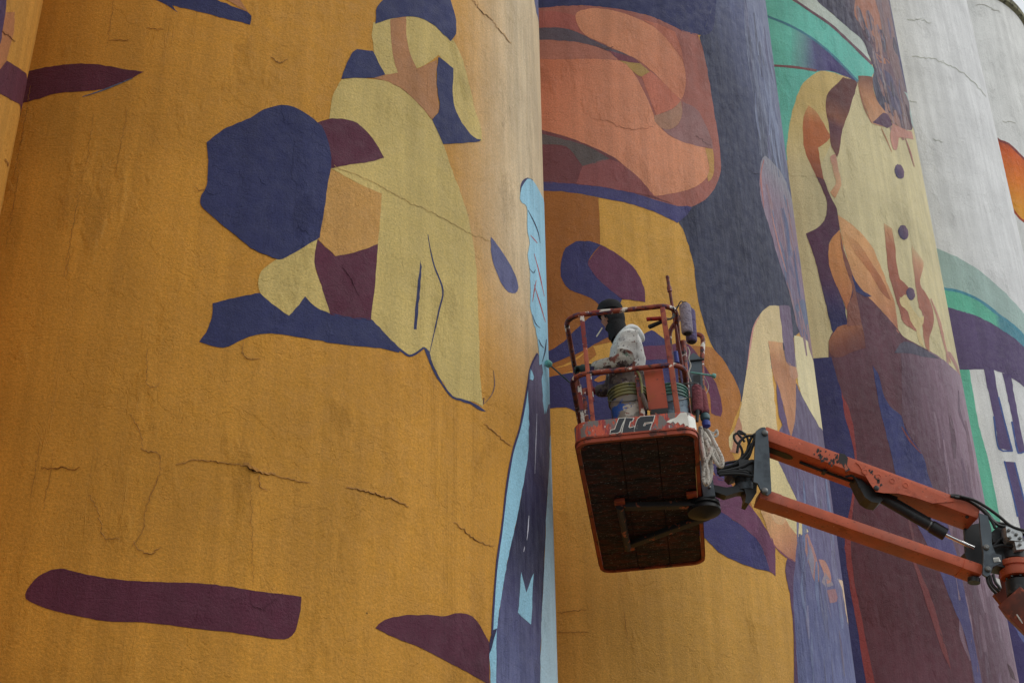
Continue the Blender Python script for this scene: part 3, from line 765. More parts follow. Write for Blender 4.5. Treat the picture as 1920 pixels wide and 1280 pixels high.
crack(2, "1405,318 1416,326 1424,328", 2, .01, (70, 70, 88))
crack(2, "1030,510 1033,545 1032,580", 1.6, .006, (150, 90, 40))

def brushed(k, layer, quad, n, cols, w, ln, seed, st=.9):
    """loose brush strokes scattered inside a picture quad, running down the wall"""
    g = np.random.default_rng(seed); A, Bq, Cq, Dq = [np.array(q, float) for q in quad]
    for i in range(n):
        u, v = g.random(2)
        top = A + (Bq - A) * u; bot = Dq + (Cq - Dq) * u; d = bot - top; L_ = np.linalg.norm(d); d /= L_
        p = top + (bot - top) * v; l = ln * (.5 + g.random())
        q = p + d * l * .5 + np.array([g.normal(0, 2), 0]); r = p + d * l + np.array([g.normal(0, 3), 0])
        stroke(k, layer, cols[g.integers(len(cols))], f"{p[0]:.1f},{p[1]:.1f} {q[0]:.1f},{q[1]:.1f} {r[0]:.1f},{r[1]:.1f}", w * (.6 + .8 * g.random()), True, 'brush_stroke', st)
patch(2, -.2, [((66, 70, 92), (1385, 150)), ((92, 100, 130), (1420, 150)), ((116, 124, 156), (1450, 150))], "1392,-20! 1398,80 1412,180 1424,290! 1440,305 1470,335! 1520,330! 1480,-20!", streak=1.0)
brushed(2, .2, [(1395, 0), (1432, 0), (1484, 330), (1430, 330)], 26, [(120, 130, 160), (84, 84, 116), (104, 112, 140), (70, 74, 100)], 4.5, 90, 5)
brushed(2, 2.2, [(1428, 330), (1478, 360), (1520, 620), (1480, 560)], 22, [(120, 96, 112), (150, 110, 112), (92, 100, 132), (110, 100, 130)], 4.5, 60, 6)
brushed(2, 2.2, [(1492, 830), (1545, 830), (1600, 1270), (1500, 1270)], 24, [(112, 106, 142), (84, 84, 122), (100, 110, 150), (92, 80, 110)], 5, 90, 7)
# ---- silo with the cream jacket (3)
TEAL = (100, 180, 166)
patch(3, 0, TEAL, "1390,-20! 1465,-20! 1481,-2 1519,22 1556,47 1587,75 1619,106 1634,122 1639,134 1634,144! 1615,144! 1606,155! 1585,175! 1530,150! 1500,200! 1478,300! 1440,320!", streak=.12, label='teal painted arch')
patch(3, 0, (176, 186, 178), "1481,-12! 1489,0 1519,20 1556,45 1590,74 1634,119! 1631,109 1616,75 1594,56 1562,28 1530,0 1520,-14!")
stroke(3, 2, (104, 78, 88), "1470,-14 1489,0 1519,21 1556,46 1587,74 1619,105 1635,121", 5, False)
PG = [(TEAL, (1478, 100)), ((104, 150, 150), (1502, 102)), ((88, 90, 128), (1525, 106)), ((74, 66, 112), (1560, 118)), ((62, 60, 108), (1600, 145))]
patch(3, 1, PG, "1484,52! 1519,70 1550,94 1576,119 1608,153! 1588,146 1562,135 1531,133! 1484,126!", streak=.25, label='violet shade under the teal arch')
stroke(3, 2, (70, 118, 136), "1436,30 1478,47 1519,70 1550,94 1578,121 1609,154", 4, False)
stroke(3, 2, (120, 78, 82), "1446,123 1490,126.5 1531,133", 4.4, False)
patch(3, 1, [((192, 168, 110), (1500, 190)), ((190, 172, 120), (1495, 250)), ((190, 178, 138), (1490, 318))], "1547,134 1531,137 1506,156 1494,181 1483,219 1477,259 1474,281! 1480,330! 1530,330! 1590,200! 1600,150! 1575,140", label='cream painted sleeve')
ST3 = [((98, 62, 60), (1590, 150)), ((92, 58, 58), (1575, 190)), ((124, 80, 64), (1570, 222)), ((90, 58, 68), (1568, 240)), ((110, 72, 64), (1565, 290))]
patch(3, 2, ST3, "1580,145! 1608,153! 1600,184 1588,219 1578,250 1575,275 1570,296! 1559,275 1555,247 1548,203 1550,181 1559,166 1571,156", label='brown strap shape')
OR3 = [((196, 150, 100), (1522, 196)), ((172, 104, 66), (1525, 230)), ((164, 96, 60), (1530, 280)), ((130, 76, 62), (1540, 338))]
patch(3, 2, OR3, "1516,198! 1506,219 1505,250 1509,281 1519,306 1531,333! 1545,338! 1538,306 1534,278! 1556,259 1552,247 1535,216", label='orange brown hand shape')
MR3 = [((92, 56, 66), (1540, 335)), ((84, 54, 74), (1560, 430)), ((78, 52, 74), (1545, 520)), ((52, 48, 84), (1560, 580)), ((46, 48, 86), (1570, 620))]
patch(3, 3, MR3, "1531,331! 1545,337! 1556,366 1569,392 1572,413 1575,432! 1558,449 1553,468 1557,505 1571,537 1584,577 1588,608! 1562,625! 1551,583 1538,527 1525,478 1511,438! 1538,423 1549,403 1551,380 1544,359", label='dark plum lapel shape')
patch(3, 2, [((176, 128, 112), (1560, 292)), ((194, 154, 120), (1568, 335)), ((188, 138, 100), (1568, 372))], "1556,294! 1566,290 1573,322 1577,347 1566,372! 1556,360 1568,345 1562,320")
TH3 = [((190, 130, 80), (1565, 440)), ((180, 122, 76), (1565, 510)), ((150, 92, 64), (1585, 580))]
patch(3, 4, TH3, "1574,431! 1558,449 1553,470 1557,508 1576,552 1588,584! 1593,566 1598,544 1594,511 1584,475 1578,446", label='tan thumb shape')
patch(3, 5, (122, 80, 70), "1574,428! 1582,468 1597,511 1607,564 1616,610! 1588,612! 1589,575 1600,545 1588,511 1579,475")
FT3 = [((200, 152, 106), (1580, 420)), ((194, 144, 98), (1620, 480)), ((186, 132, 92), (1660, 560)), ((160, 104, 84), (1684, 620))]
patch(3, 2, FT3, "1568,402! 1590,416 1613,436 1633,459 1649,495 1662,528 1676,564 1682,603 1686,626! 1662,592 1626,556 1600,523 1588,480 1578,440", label='tan finger shape')
patch(3, 3, [((190, 142, 96), (1584, 436)), ((164, 106, 72), (1630, 500)), ((150, 92, 66), (1668, 564))], "1582,434! 1610,457 1636,495 1656,528 1671,564! 1655,552 1630,511 1600,470")
patch(3, 2, [((188, 172, 130), (1664, 412)), ((176, 128, 92), (1668, 432)), ((150, 94, 72), (1674, 462)), ((142, 84, 70), (1690, 560)), ((160, 104, 86), (1720, 622))], "1657,418! 1672,428! 1678,460 1680,490 1687,524! 1702,537 1712,560! 1686,557! 1704,577 1709,603 1722,624! 1695,606 1685,577 1673,537 1666,511 1661,462", label='brown fold between the buttons')
patch(3, 2, [((188, 172, 132), (1712, 455)), ((178, 134, 104), (1718, 490)), ((154, 102, 84), (1722, 530)), ((148, 94, 80), (1736, 610)), ((168, 120, 96), (1740, 662))], "1709,460! 1731,491 1727,515 1725,534 1743,562 1751,600 1742,636 1744,662! 1735,649 1730,610 1731,590 1723,577 1717,537 1711,491", label='rose brown fold near the silo edge')
patch(3, 3, (196, 176, 128), "1686,562! 1695,553 1704,556 1706,572 1724,596 1732,592 1731,606 1724,618 1732,650! 1722,640 1718,618 1706,600 1702,584 1690,574")
stroke(3, 2, (180, 130, 112), "1745,560 1760,600 1772,650 1782,680", 5, streak=.4)
stroke(3, 2, (170, 128, 118), "1778,690 1776,660 1790,680 1800,705", 6, streak=.4)
BUT = [(1686, 322, 8.5, 14, -14), (1693.5, 436, 9, 14, -14), (1707, 551, 8, 12, -10)]
for cx, cy, a, b, rot in BUT:
    pts = []
    for i in range(14):
        w = 2 * math.pi * i / 14; px, py = a * math.cos(w), b * math.sin(w); q = math.radians(rot)
        pts.append(f"{cx+px*math.cos(q)-py*math.sin(q):.1f},{cy+px*math.sin(q)+py*math.cos(q):.1f}")
    patch(3, 5, [((60, 52, 84), (cx - a, cy)), ((104, 80, 100), (cx + a, cy))], ' '.join(pts), name='painted_button')
COAT = [((58, 54, 74), (1570, 40)), ((70, 62, 80), (1610, 60)), ((118, 88, 86), (1640, 70)), ((126, 96, 92), (1665, 80)), ((96, 92, 116), (1690, 90))]
patch(3, 2, COAT, "1522,-14! 1530,0 1562,28 1594,56 1616,75 1631,109 1639,131 1636,150 1641,178 1650,200 1672,219 1676,231 1690,240 1708,245! 1715,225! 1735,240! 1700,-14!", streak=.8, label='dark streaked sleeve at the top')
for s, c in (("1604,-8! 1638,-8! 1650,36 1656,78! 1638,69 1619,50 1602,30", (168, 112, 88)), ("1640,100! 1662,112 1668,120! 1650,118", (176, 116, 84)), ("1632,78! 1660,96 1676,140 1690,190! 1668,170 1648,120", (112, 84, 92)),
             ("1648,128! 1668,138 1684,180 1692,216! 1668,196 1650,166", (86, 78, 104)), ("1650,-8! 1664,-8! 1676,60 1690,150! 1672,110 1660,50", (134, 104, 102)), ("1610,44! 1640,76 1634,86! 1618,66", (84, 60, 72))):
    patch(3, 3, c, s, streak=.7)
patch(3, 4, (160, 178, 172), "1694,172! 1702,186 1708,230 1713,244! 1740,240! 1720,165!", streak=.3)
stroke(3, 4, (70, 70, 104), "1668,0 1680,60 1692,130 1702,176", 5, streak=.5)
stroke(3, 5, (72, 54, 66), "1698,196 1704,220 1709,243", 4)
brushed(3, 3.4, [(1600, 0), (1664, 0), (1700, 230), (1660, 200)], 34, [(166, 116, 92), (96, 74, 86), (140, 100, 92), (110, 92, 112), (74, 60, 74), (150, 124, 118)], 6, 46, 8)
NK = [((120, 80, 66), (1620, 145)), ((176, 126, 92), (1630, 190)), ((186, 140, 108), (1645, 235))]
patch(3, 3, NK, "1609,142! 1636,144! 1638,169 1647,194 1662,212 1670,231 1662,239 1634,231! 1620,194 1612,165", label='tan neck shape')
patch(3, 4, (92, 68, 86), "1636,230! 1656,211 1666,218 1673,234 1664,240!", label='dark plum triangle')
patch(3, 4, (178, 128, 114), "1673,231! 1690,241 1709,247! 1712,262! 1698,259 1685,259 1681,281 1675,281 1669,259", label='rose collar shape')
stroke(3, 4, (150, 100, 92), "1697,259 1706,285 1714,313", 3)
stroke(3, 3, (170, 120, 90), "1652,240 1662,262 1672,285", 2)
stroke(3, 3, (160, 108, 84), "1608,152 1614,180 1622,206 1634,231", 2.4)
# skirt and lower part
DRS = [((92, 60, 70), (1600, 640)), ((84, 52, 60), (1640, 760)), ((82, 45, 54), (1700, 950)), ((82, 44, 51), (1720, 1150)), ((90, 52, 62), (1740, 1300))]
patch(3, 2, DRS, "1553,640! 1560,624! 1590,610! 1597,516! 1612,538 1630,559 1662,593 1695,632 1708,639 1744,659 1777,682 1804,708! 1860,740! 1960,1330! 1570,1330! 1560,900!", streak=.15, label='dark plum skirt')
LSK = [((86, 54, 64), (1690, 900)), ((94, 66, 78), (1760, 900)), ((126, 100, 114), (1818, 900)), ((156, 134, 146), (1860, 900))]
patch(3, 3, LSK, "1690,650! 1745,660 1777,682 1804,708! 1860,740! 1960,1330! 1850,1330! 1812,1130 1773,975 1742,897 1730,854 1703,815 1691,780!", streak=.5, label='pale streaked side of the skirt')
brushed(3, 3.5, [(1730, 690), (1800, 720), (1890, 1270), (1800, 1270)], 34, [(116, 88, 100), (92, 66, 78), (132, 108, 120), (104, 78, 94)], 7, 90, 9, .6)
patch(3, 4, [((150, 98, 70), (1560, 620)), ((112, 70, 60), (1590, 640)), ((96, 58, 58), (1600, 668))], "1553,639! 1571,613 1590,608 1616,608! 1620,630 1623,652! 1598,660 1574,670 1558,665")
patch(3, 4, (80, 76, 90), "1676,662! 1695,640 1728,652 1760,672! 1728,668 1700,662", streak=.3)
patch(3, 5, (52, 54, 94), "1597,514! 1612,540 1634,556! 1622,556 1604,546!")
patch(3, 3, (50, 50, 92), "1500,674! 1526,672 1559,669! 1564,690 1577,734 1587,785 1594,815 1602,854 1603,890 1594,952 1585,1010 1588,1061 1596,1116 1606,1170 1632,1330! 1560,1330! 1540,1000!", label='navy strip along the skirt')
patch(3, 4, (128, 58, 58), "1577,734! 1584,780 1594,815 1602,854 1603,890 1594,950 1584,1010 1588,1061 1596,1116 1606,1170 1632,1330! 1650,1330! 1638,1270 1614,1151 1600,1077 1595,1010 1600,944 1606,897 1604,838 1596,780", label='brick red stripe down the skirt')
NV3 = [((48, 52, 98), (1650, 760)), ((56, 58, 102), (1700, 880)), ((76, 68, 108), (1740, 980)), ((70, 66, 108), (1800, 1120)), ((84, 76, 110), (1850, 1290))]
patch(3, 4, NV3, "1636,685! 1646,700 1662,752 1690,780! 1703,815 1730,854 1742,897 1773,975 1797,1053 1812,1131 1824,1190 1850,1330! 1836,1330! 1812,1202 1785,1131 1752,1050 1720,985 1699,960 1680,890 1666,831 1650,770", streak=.2, label='indigo stripe down the skirt')
patch(3, 5, (116, 58, 58), "1710,1050! 1716,1050! 1745,1120 1775,1220 1783,1255! 1770,1230 1738,1135", streak=.2)
stroke(3, 5, (112, 62, 66), "1690,800 1706,826 1727,850", 4)
stroke(3, 5, (100, 62, 66), "1700,960 1712,1010 1716,1052", 5)
patch(3, 5, (70, 44, 52), "1887,1242! 1893,1248 1900,1262 1904,1276! 1894,1268")
crack(3, "1760,1180 1768,1198 1772,1214", 2, .01, (80, 52, 60))
crack(3, "1690,215 1700,218", 2, .008, (130, 120, 120))

# ---- pale silo with the arch (4)
patch(4, 0, (150, 172, 166), "1730,455! 1761,468 1794,482 1833,505 1872,537 1899,564 1922,590 1975,655! 1975,700! 1920,631 1899,610 1872,590 1836,564 1800,547 1730,530!", label='sage grey arch band')
stroke(4, 2, (72, 132, 150), "1755,536 1774,542 1800,547 1836,563 1872,590 1899,610 1921,632 1960,680", 5, False)
TL4 = [((92, 168, 144), (1780, 560)), ((92, 168, 144), (1868, 600)), ((78, 132, 144), (1874, 605)), ((72, 128, 146), (1930, 650))]
patch(4, 1, TL4, "1740,536! 1774,543 1800,548 1836,565 1872,591 1899,611 1921,633 1960,680! 1975,730! 1920,651 1872,615 1836,595 1800,583 1740,566!", label='teal arch band')
patch(4, 1, (84, 70, 104), "1730,562! 1781,577 1800,582 1836,594 1872,614 1920,650 1990,745! 1990,800! 1920,725 1882,700 1862,694! 1843,692 1802,693 1740,694!", label='purple arch')
patch(4, 0, (96, 172, 148), "1790,690! 1817,691! 1825,740 1836,800 1852,858 1871,952 1880,1010! 1850,1010! 1815,800!", label='teal upright band')
patch(4, 2, (84, 70, 108), "1844,690! 1863,692! 1872,744 1886,800 1898,845! 1873,841! 1863,780 1853,735", label='purple window bar')
patch(4, 2, (84, 70, 108), "1879,698! 1895,704! 1905,760 1922,845! 1909,849! 1897,780 1887,735", label='purple window bar')
patch(4, 2, (84, 70, 108), "1883,864! 1902,866! 1914,910 1925,950 1940,1000! 1915,1000! 1906,960 1895,915", label='purple window bar')
for s in ("1863,780 1873,841 1899,845", "1872,744 1886,800 1898,845", "1897,790 1909,849 1921,846", "1883,864 1896,915 1908,968", "1902,866 1912,905 1922,945"):
    stroke(4, 3, (64, 84, 140), s, 3, False)
patch(4, 0, (66, 58, 104), "1840,1010! 1890,1000! 1960,1000! 1980,1330! 1880,1330! 1870,1140!", label='violet lower field')
patch(4, 1, (92, 98, 146), "1878,1110! 1895,1160 1920,1205 1950,1230! 1950,1170! 1900,1100!")
crack(4, "1712,106 1742,110 1769,116", 1.8, .008, (170, 172, 160))
crack(4, "1765,118 1785,126 1806,138 1830,160 1848,182", 1.8, .008, (170, 172, 160))
crack(4, "1700,190 1712,192 1719,193", 1.8, .008, (160, 162, 150))
crack(4, "1748,260 1760,264 1768,267", 1.8, .008, (166, 168, 156))
crack(4, "1700,36 1725,38 1746,44", 1.8, .006, (170, 172, 160))

# ---- pale silo at the right edge (5)
OG5 = [((150, 64, 40), (1900, 268)), ((190, 84, 34), (1900, 285)), ((204, 110, 34), (1908, 340)), ((214, 140, 44), (1912, 400))]
patch(5, 0, OG5, "1845,240! 1875,264 1891,270 1919,297 1975,350! 1975,460! 1920,415 1912,409 1895,385 1870,330!", label='orange flame wedge')
stroke(5, 1, (120, 54, 50), "1860,252 1875,264 1891,270 1919,297 1950,326", 4, False)
stroke(5, 1, (150, 60, 34), "1895,388 1912,409 1920,415 1940,430", 4, False)
crack(5, "1858,20 1866,22 1874,24", 1.6, .008, (160, 158, 146))
crack(5, "1830,8 1850,12 1868,20", 1.6, .008, (160, 158, 146))
crack(5, "1880,229 1892,229 1904,232", 1.6, .008, (160, 158, 146))
# ================================================================= the boom lift
def lin_solve():
    q = ((1078, 832), (1308, 809), (1322.4, 1057), (1127, 1075.7))
    r = [ray(*p) for p in q]
    t = np.linalg.solve(np.array([r[1], r[3], -r[2]]).T, r[0])
    P = [r[0], r[1] * t[0], r[2] * t[2], r[3] * t[1]]
    s = 0.92 / np.linalg.norm(P[1] - P[0])
    return [p * s + CAM for p in P]
_P = lin_solve()
O0 = _P[0]
wx = _P[1] - _P[0]; wx /= np.linalg.norm(wx)
wy = _P[3] - _P[0]; BL = np.linalg.norm(wy); wy /= BL
wz = np.cross(wx, wy); wz /= np.linalg.norm(wz)
wyo = np.cross(wz, wx)
BW = 0.92
def B(x, y, z): return O0 + wx * x + wy * y + wz * z
def on_plane(px, py, P0, n):
    r = ray(px, py); t = (np.array(P0) - CAM) @ n / (r @ n); return CAM + r * t
def L(px, py, y): return on_plane(px, py, B(0, y, 0), wyo)        # picture point on the basket's cross plane at depth y
def Lx(px, py, y):
    d = L(px, py, y) - O0; return d @ wx, d @ wz

lift = empty('boom_lift', (6.5, 10.2, 0))
tag(lift, 'orange boom lift holding a paint-splashed basket up against the silos', 'boom lift')
bk = empty('basket', B(BW / 2, BL / 2, 0), lift)

def rrect(x0, y0, x1, y1, r, n=6):
    out = []
    for cx, cy, a0 in ((x1 - r, y0 + r, -90), (x1 - r, y1 - r, 0), (x0 + r, y1 - r, 90), (x0 + r, y0 + r, 180)):
        for i in range(n + 1):
            a = math.radians(a0 + 90 * i / n); out.append((cx + r * math.cos(a), cy + r * math.sin(a)))
    return out

# floor: dark plank-like panels with seams inside an orange rim
ring = rrect(0, 0, BW, BL, .11); inner = rrect(.028, .028, BW - .028, BL - .028, .09)
b = MB(); n = len(ring)
V = [B(x, y, 0) for x, y in ring] + [B(x, y, 0) for x, y in inner] + [B(x, y, .035) for x, y in ring] + [B(x, y, .035) for x, y in inner]
Fc = []
for i in range(n):
    j = (i + 1) % n
    Fc += [[i, j, n + j, n + i], [2 * n + i, 3 * n + i, 3 * n + j, 2 * n + j], [i, 2 * n + i, 2 * n + j, j], [n + i, n + j, 3 * n + j, 3 * n + i]]
b.add(V, Fc); b.build('floor_rim', M['floor_edge'], bk)
xs = [.03, .335, .615, BW - .03]
for i in range(3):
    nb = 7
    for j in range(nb):
        y0, y1 = .03 + (BL - .06) * j / nb, .03 + (BL - .06) * (j + 1) / nb
        zz = .012 + .004 * random.random()
        b = MB(); b.bbox(B(xs[i] + .003, y0 + .002, zz), wx * (xs[i + 1] - xs[i] - .006), wy * (y1 - y0 - .004), wz * .014, .003)
        b.build('floor_panel', M['floor'], bk)
b = MB(); b.box(B(.03, .03, .0285), wx * (BW - .06), wy * (BL - .06), wz * .005); b.build('floor_backing', M['floor'], bk, smooth=False)  # backing added above the panels to block light through their gaps
# toe board all round with rounded corners
def wall_ring(ring, z0, z1, th, name, mat):
    n = len(ring); cx, cy = BW / 2, BL / 2
    inn = rrect(th, th, BW - th, BL - th, .11 - th)
    V = [B(x, y, z0) for x, y in ring] + [B(x, y, z1) for x, y in ring] + [B(x, y, z0) for x, y in inn] + [B(x, y, z1) for x, y in inn]
    Fc = []
    for i in range(n):
        j = (i + 1) % n
        Fc += [[i, j, n + j, n + i], [2 * n + j, 2 * n + i, 3 * n + i, 3 * n + j], [n + i, n + j, 3 * n + j, 3 * n + i], [j, i, 2 * n + i, 2 * n + j]]
    m = MB(); m.add(V, Fc); return m.build(name, mat, bk)
wall_ring(ring, .0355, .185, .012, 'toe_board', M['toe'])
lipring = rrect(-.008, -.008, BW + .008, BL + .008, .118)
b = MB(); lr2 = rrect(.012, .012, BW - .012, BL - .012, .1)
n = len(lipring)
b.add([B(x, y, .034) for x, y in lipring] + [B(x, y, .05) for x, y in lipring] + [B(x, y, .05) for x, y in ring],
      sum([[[i, (i + 1) % n, n + (i + 1) % n, n + i], [n + i, n + (i + 1) % n, 2 * n + (i + 1) % n, 2 * n + i]] for i in range(n)], []))
b.build('toe_board_lip', M['floor_edge'], bk)
# peeled white corner of the toe board
pe = [(.70, .11), (.73, .128), (.775, .14), (.80, .165), (.815, .178), (.86, .176), (.865, .06), (.84, .058), (.825, .085), (.80, .07), (.785, .1), (.765, .085), (.75, .11), (.73, .095)]
b = MB(); b.prism([B(x, -.0022, z) for x, z in pe], wy * .0015); b.build('peeled_patch', M['white_decal'], bk, smooth=False)
cs = rrect(-.002, -.002, BW + .002, BL + .002, .112, 8)
cpts = [p for p in cs if p[0] > BW - .11 and p[1] < .11][:9]
b = MB(); V = []
for i, (x, y) in enumerate(cpts): V += [B(x, y, .055 + .01 * math.sin(i * 2.1)), B(x, y, .168 - .012 * abs(math.sin(i * 1.7)))]
b.add(V, [[2 * i, 2 * i + 2, 2 * i + 3, 2 * i + 1] for i in range(len(cpts) - 1)]); b.build('peeled_patch', M['white_decal'], bk)
# lettering
def letter(poly, name, mat, off):
    b = MB(); b.prism([B(x, -off, z) for x, z in poly], wy * .0012); return b.build(name, mat, bk, smooth=False)
def tb(px, py):
    x, z = Lx(px, py, 0.0); return x, z
def grow(poly, d):
    P = np.array(poly); out = []
    n = len(P); area = sum(P[i][0] * P[(i + 1) % n][1] - P[(i + 1) % n][0] * P[i][1] for i in range(n)); sg = 1 if area > 0 else -1
    for i in range(n):
        a = P[i] - P[i - 1]; c = P[(i + 1) % n] - P[i]; a /= np.linalg.norm(a) + 1e-9; c /= np.linalg.norm(c) + 1e-9
        na = np.array([a[1], -a[0]]) * sg; nc = np.array([c[1], -c[0]]) * sg
        m = na + nc; m /= max(np.linalg.norm(m), .35); s = 1 / max(.5, m @ na)
        out.append(P[i] + m * d * s)
    return [tuple(p) for p in out]
_S = lambda s: [tb(1040 + float(a) / 8, 660 + float(c) / 8) for a, c in (w.split(',') for w in s.split())]
LET = [_S("965,1000 1055,990 1000,1110 975,1190 935,1210 850,1215 835,1225 845,1175 905,1160 925,1105"),
       _S("1070,988 1180,992 1165,1030 1130,1040 1105,1125 1130,1140 1195,1120 1190,1190 1180,1210 1015,1215 1030,1130"),
       _S("1290,972 1495,958 1475,1040 1345,1056 1325,1110 1360,1108 1372,1082 1455,1068 1415,1188 1220,1196 1195,1180 1230,1050 1250,1005")]
for p in LET:
    letter(grow(p, .006), 'letter_outline', M['white_decal'], .0022)
    letter(p, 'letter', M['ink'], .0045)

# guard rails
def railpts(z, x0, y0, x1, y1, r):
    return [B(x, y, z) for x, y in rrect(x0, y0, x1, y1, r, 7)]
def arc(c, r, a0, a1, n=7):
    return [(c[0] + r * math.cos(math.radians(a0 + (a1 - a0) * i / n)), c[1] + r * math.sin(math.radians(a0 + (a1 - a0) * i / n))) for i in range(n + 1)]
TR = .021
path = [(0.02, BL - .02)] + arc((.15, .15), .13, 180, 270) + arc((BW - .15, .15), .13, 270, 360) + [(BW - .02, BL - .02)]
ptsT = [B(x, y, 1.185) for x, y in path]
# split the top rail so that the white smeared stretch is its own piece
b = MB(); b.tube(ptsT, TR, 10); b.build('top_rail', M['rail'], bk)
ptsM = [B(x, y, .625) for x, y in path]
b = MB(); b.tube(ptsM, TR, 10); b.build('mid_rail', M['rail'], bk)
b = MB(); b.tube([B(.02, BL - .02, 1.185), B(BW - .02, BL - .02, 1.185)], TR, 10); b.build('rear_rail', M['rail'], bk)
b = MB(); b.tube([B(.155, .0235, .6275), B(.24, .0235, .6285), B(.33, .0235, .6275)], [.0212, .0225, .0212], 10); b.build('paint_smear', M['rail_white'], bk)
b = MB(); b.tube([B(.20, .02, 1.187), B(.30, .02, 1.188), B(.40, .02, 1.187)], [.0212, .0224, .0212], 10); b.build('paint_smear', M['rail_white'], bk)
def post(x, y, z0, z1, mat, t=.038, lean=0.0, name='rail_post'):
    b = MB(); b.bbox(B(x - t / 2, y - t / 2, z0), wx * t, wyo * t, wz * (z1 - z0) + wx * lean, .005); b.build(name, mat, bk)
post(.152, .022, .05, 1.165, M['post'], .034)
b = MB(); b.bbox(B(.1345, .003, .86), wx * .035, wyo * .003, wz * .30, .001); b.build('paint_smear', M['rail_white'], bk)
b = MB(); b.bbox(B(.171, .004, .36), wx * .006, wyo * .012, wz * .25, .001); b.build('paint_smear', M['rail_white'], bk)
post(.795, .022, .05, 1.165, M['post'], .040)
post(.022, .75, .05, 1.165, M['rail'])
post(.022, 1.6, .05, 1.165, M['rail'])
post(BW - .022, .62, .05, 1.165, M['rail'])
post(BW - .022, 1.75, .05, 1.165, M['rail'])
post(.3, BL - .022, .05, 1.165, M['rail'])
post(.65, BL - .022, .05, 1.165, M['rail'])
# splashed flat bars of the side gate, inside the left rail
for (x, y, mat) in ((.055, .16, M['rail_white']), (.085, .22, M['rail'])):
    b = MB(); b.bbox(B(x, y, .05), wx * .03, wyo * .012, wz * .57, .003); b.build('gate_bar', mat, bk)
# hanging orange panel with a dark box under it, and its dark red post
p0 = Lx(1206, 693, .07); p1 = Lx(1252, 764, .07)
b = MB(); b.bbox(B(p0[0], .07, p1[1]), wx * (p1[0] - p0[0]), wyo * .02, wz * (p0[1] - p1[1]), .004); b.build('gate_panel', M['orange_box'], bk)
p2 = Lx(1210, 786, .07)
b = MB(); b.bbox(B(p0[0] + .008, .06, p2[1]), wx * (p1[0] - p0[0] - .012), wyo * .12, wz * (p1[1] - p2[1] - .003), .008); b.build('tool_tray', M['chip'], bk)
p3 = Lx(1197, 690, .06); p4 = Lx(1206, 775, .06)
b = MB(); b.bbox(B(p4[0] - .03, .058, p4[1] - .02), wx * .042, wyo * .03, wz * (p3[1] - p4[1]), .006); b.build('gate_post', M['rail'], bk)
# bent tube of the entry guard at the right, and the guard loop by the console
T = [L(1285, 584, .30), L(1274, 597, .30), L(1263, 610, .30), L(1256, 624, .30), L(1256, 645, .30), L(1260, 680, .30), L(1264, 725, .30)]
b = MB(); b.tube(spline(T, n=4), .019, 10); b.build('guard_tube', M['rail'], bk)
T = [L(1281, 640, .55), L(1284, 690, .55), L(1288, 745, .55)]
b = MB(); b.tube(T, .026, 10); b.build('guard_tube', M['rail'], bk)
T = [L(1298, 628, 1.1), L(1309, 627, 1.1), L(1316, 631, 1.1), L(1318, 641, 1.1), L(1317, 660, 1.1), L(1316, 690, 1.1), L(1318, 760, 1.1)]
b = MB(); b.tube(spline(T, n=4), .021, 10); b.build('guard_tube', M['rail'], bk)
# control console on the boom side
def cp(px, py, y=1.05): return L(px, py, y)
poly = [cp(1292, 668), cp(1300, 661), cp(1311, 668), cp(1316, 676), cp(1319, 742), cp(1296, 745)]
b = MB(); b.prism(poly, wyo * .3); b.build('control_console', M['slate'], bk, smooth=False)
b = MB(); b.prism([cp(1300, 704, 1.048), cp(1313, 703, 1.048), cp(1314, 738, 1.048), cp(1302, 740, 1.048)], wyo * .002 - wyo * .012); b.build('console_panel', M['black'], bk, smooth=False)
b = MB(); b.bbox(cp(1293, 676, 1.03), wx * .125, wyo * .02, wz * .012, .003); b.build('console_trim', M['black'], bk)
# mount under the floor: brackets, V frame, curved side plate and rotator
for x, y in ((.22, .93), (.80, .93), (.24, 1.78)):
    b = MB(); b.bbox(B(x, y, -.03), wx * .085, wy * .075, wz * .029, .004); b.build('mount_bracket', M['floor_edge'], bk)
b = MB(); b.tube([B(.26, 1.0, -.045), B(.27, 1.78, -.045)], .03, 8); b.build('mount_tube', M['chip'], bk)
for a, c in (((.29, 1.03, -.05), (BW + .04, 1.12, -.06)), ((.29, 1.74, -.05), (BW + .04, 1.33, -.06))):
    A, Cc = B(*a), B(*c); d = Cc - A; nn = np.cross(d, wz); nn /= np.linalg.norm(nn)
    b = MB(); b.bbox(A - nn * .035, d, nn * .07, wz * .045, .006); b.build('mount_tube', M['chip'], bk)
    for i in range(11):
        t = .1 + .07 * i
        b = MB(); b.bbox(A + d * t - nn * .0385, d * .03, nn * .002, wz * .03 , .0005); b.build('mount_slot', M['black'], bk)
disc_c = B(BW + .01, 1.16, -.01)
prof = [(.0, -.13), (.11, -.09), (.135, -.08), (.135, -.055), (.115, -.05), (.115, -.035), (.135, -.03), (.135, .0), (.0, .0)]
b = MB(); b.lathe(disc_c, wz, [(max(r, .01), h) for r, h in prof], 36); b.build('rotator_disc', M['rubber'], lift)
b = MB(); b.bbox(B(BW + .012, 1.02, -.02), wx * .10, wy * .26, wz * .34, .012); b.build('rotator_plate', M['slate'], lift)
for i in range(3):
    b = MB(); b.lathe(B(BW + .075, 1.018, .06 + i * .09), -wyo, [(.012, 0), (.012, .012), (.006, .016)], 10); b.build('bolt', M['bolt'], lift)

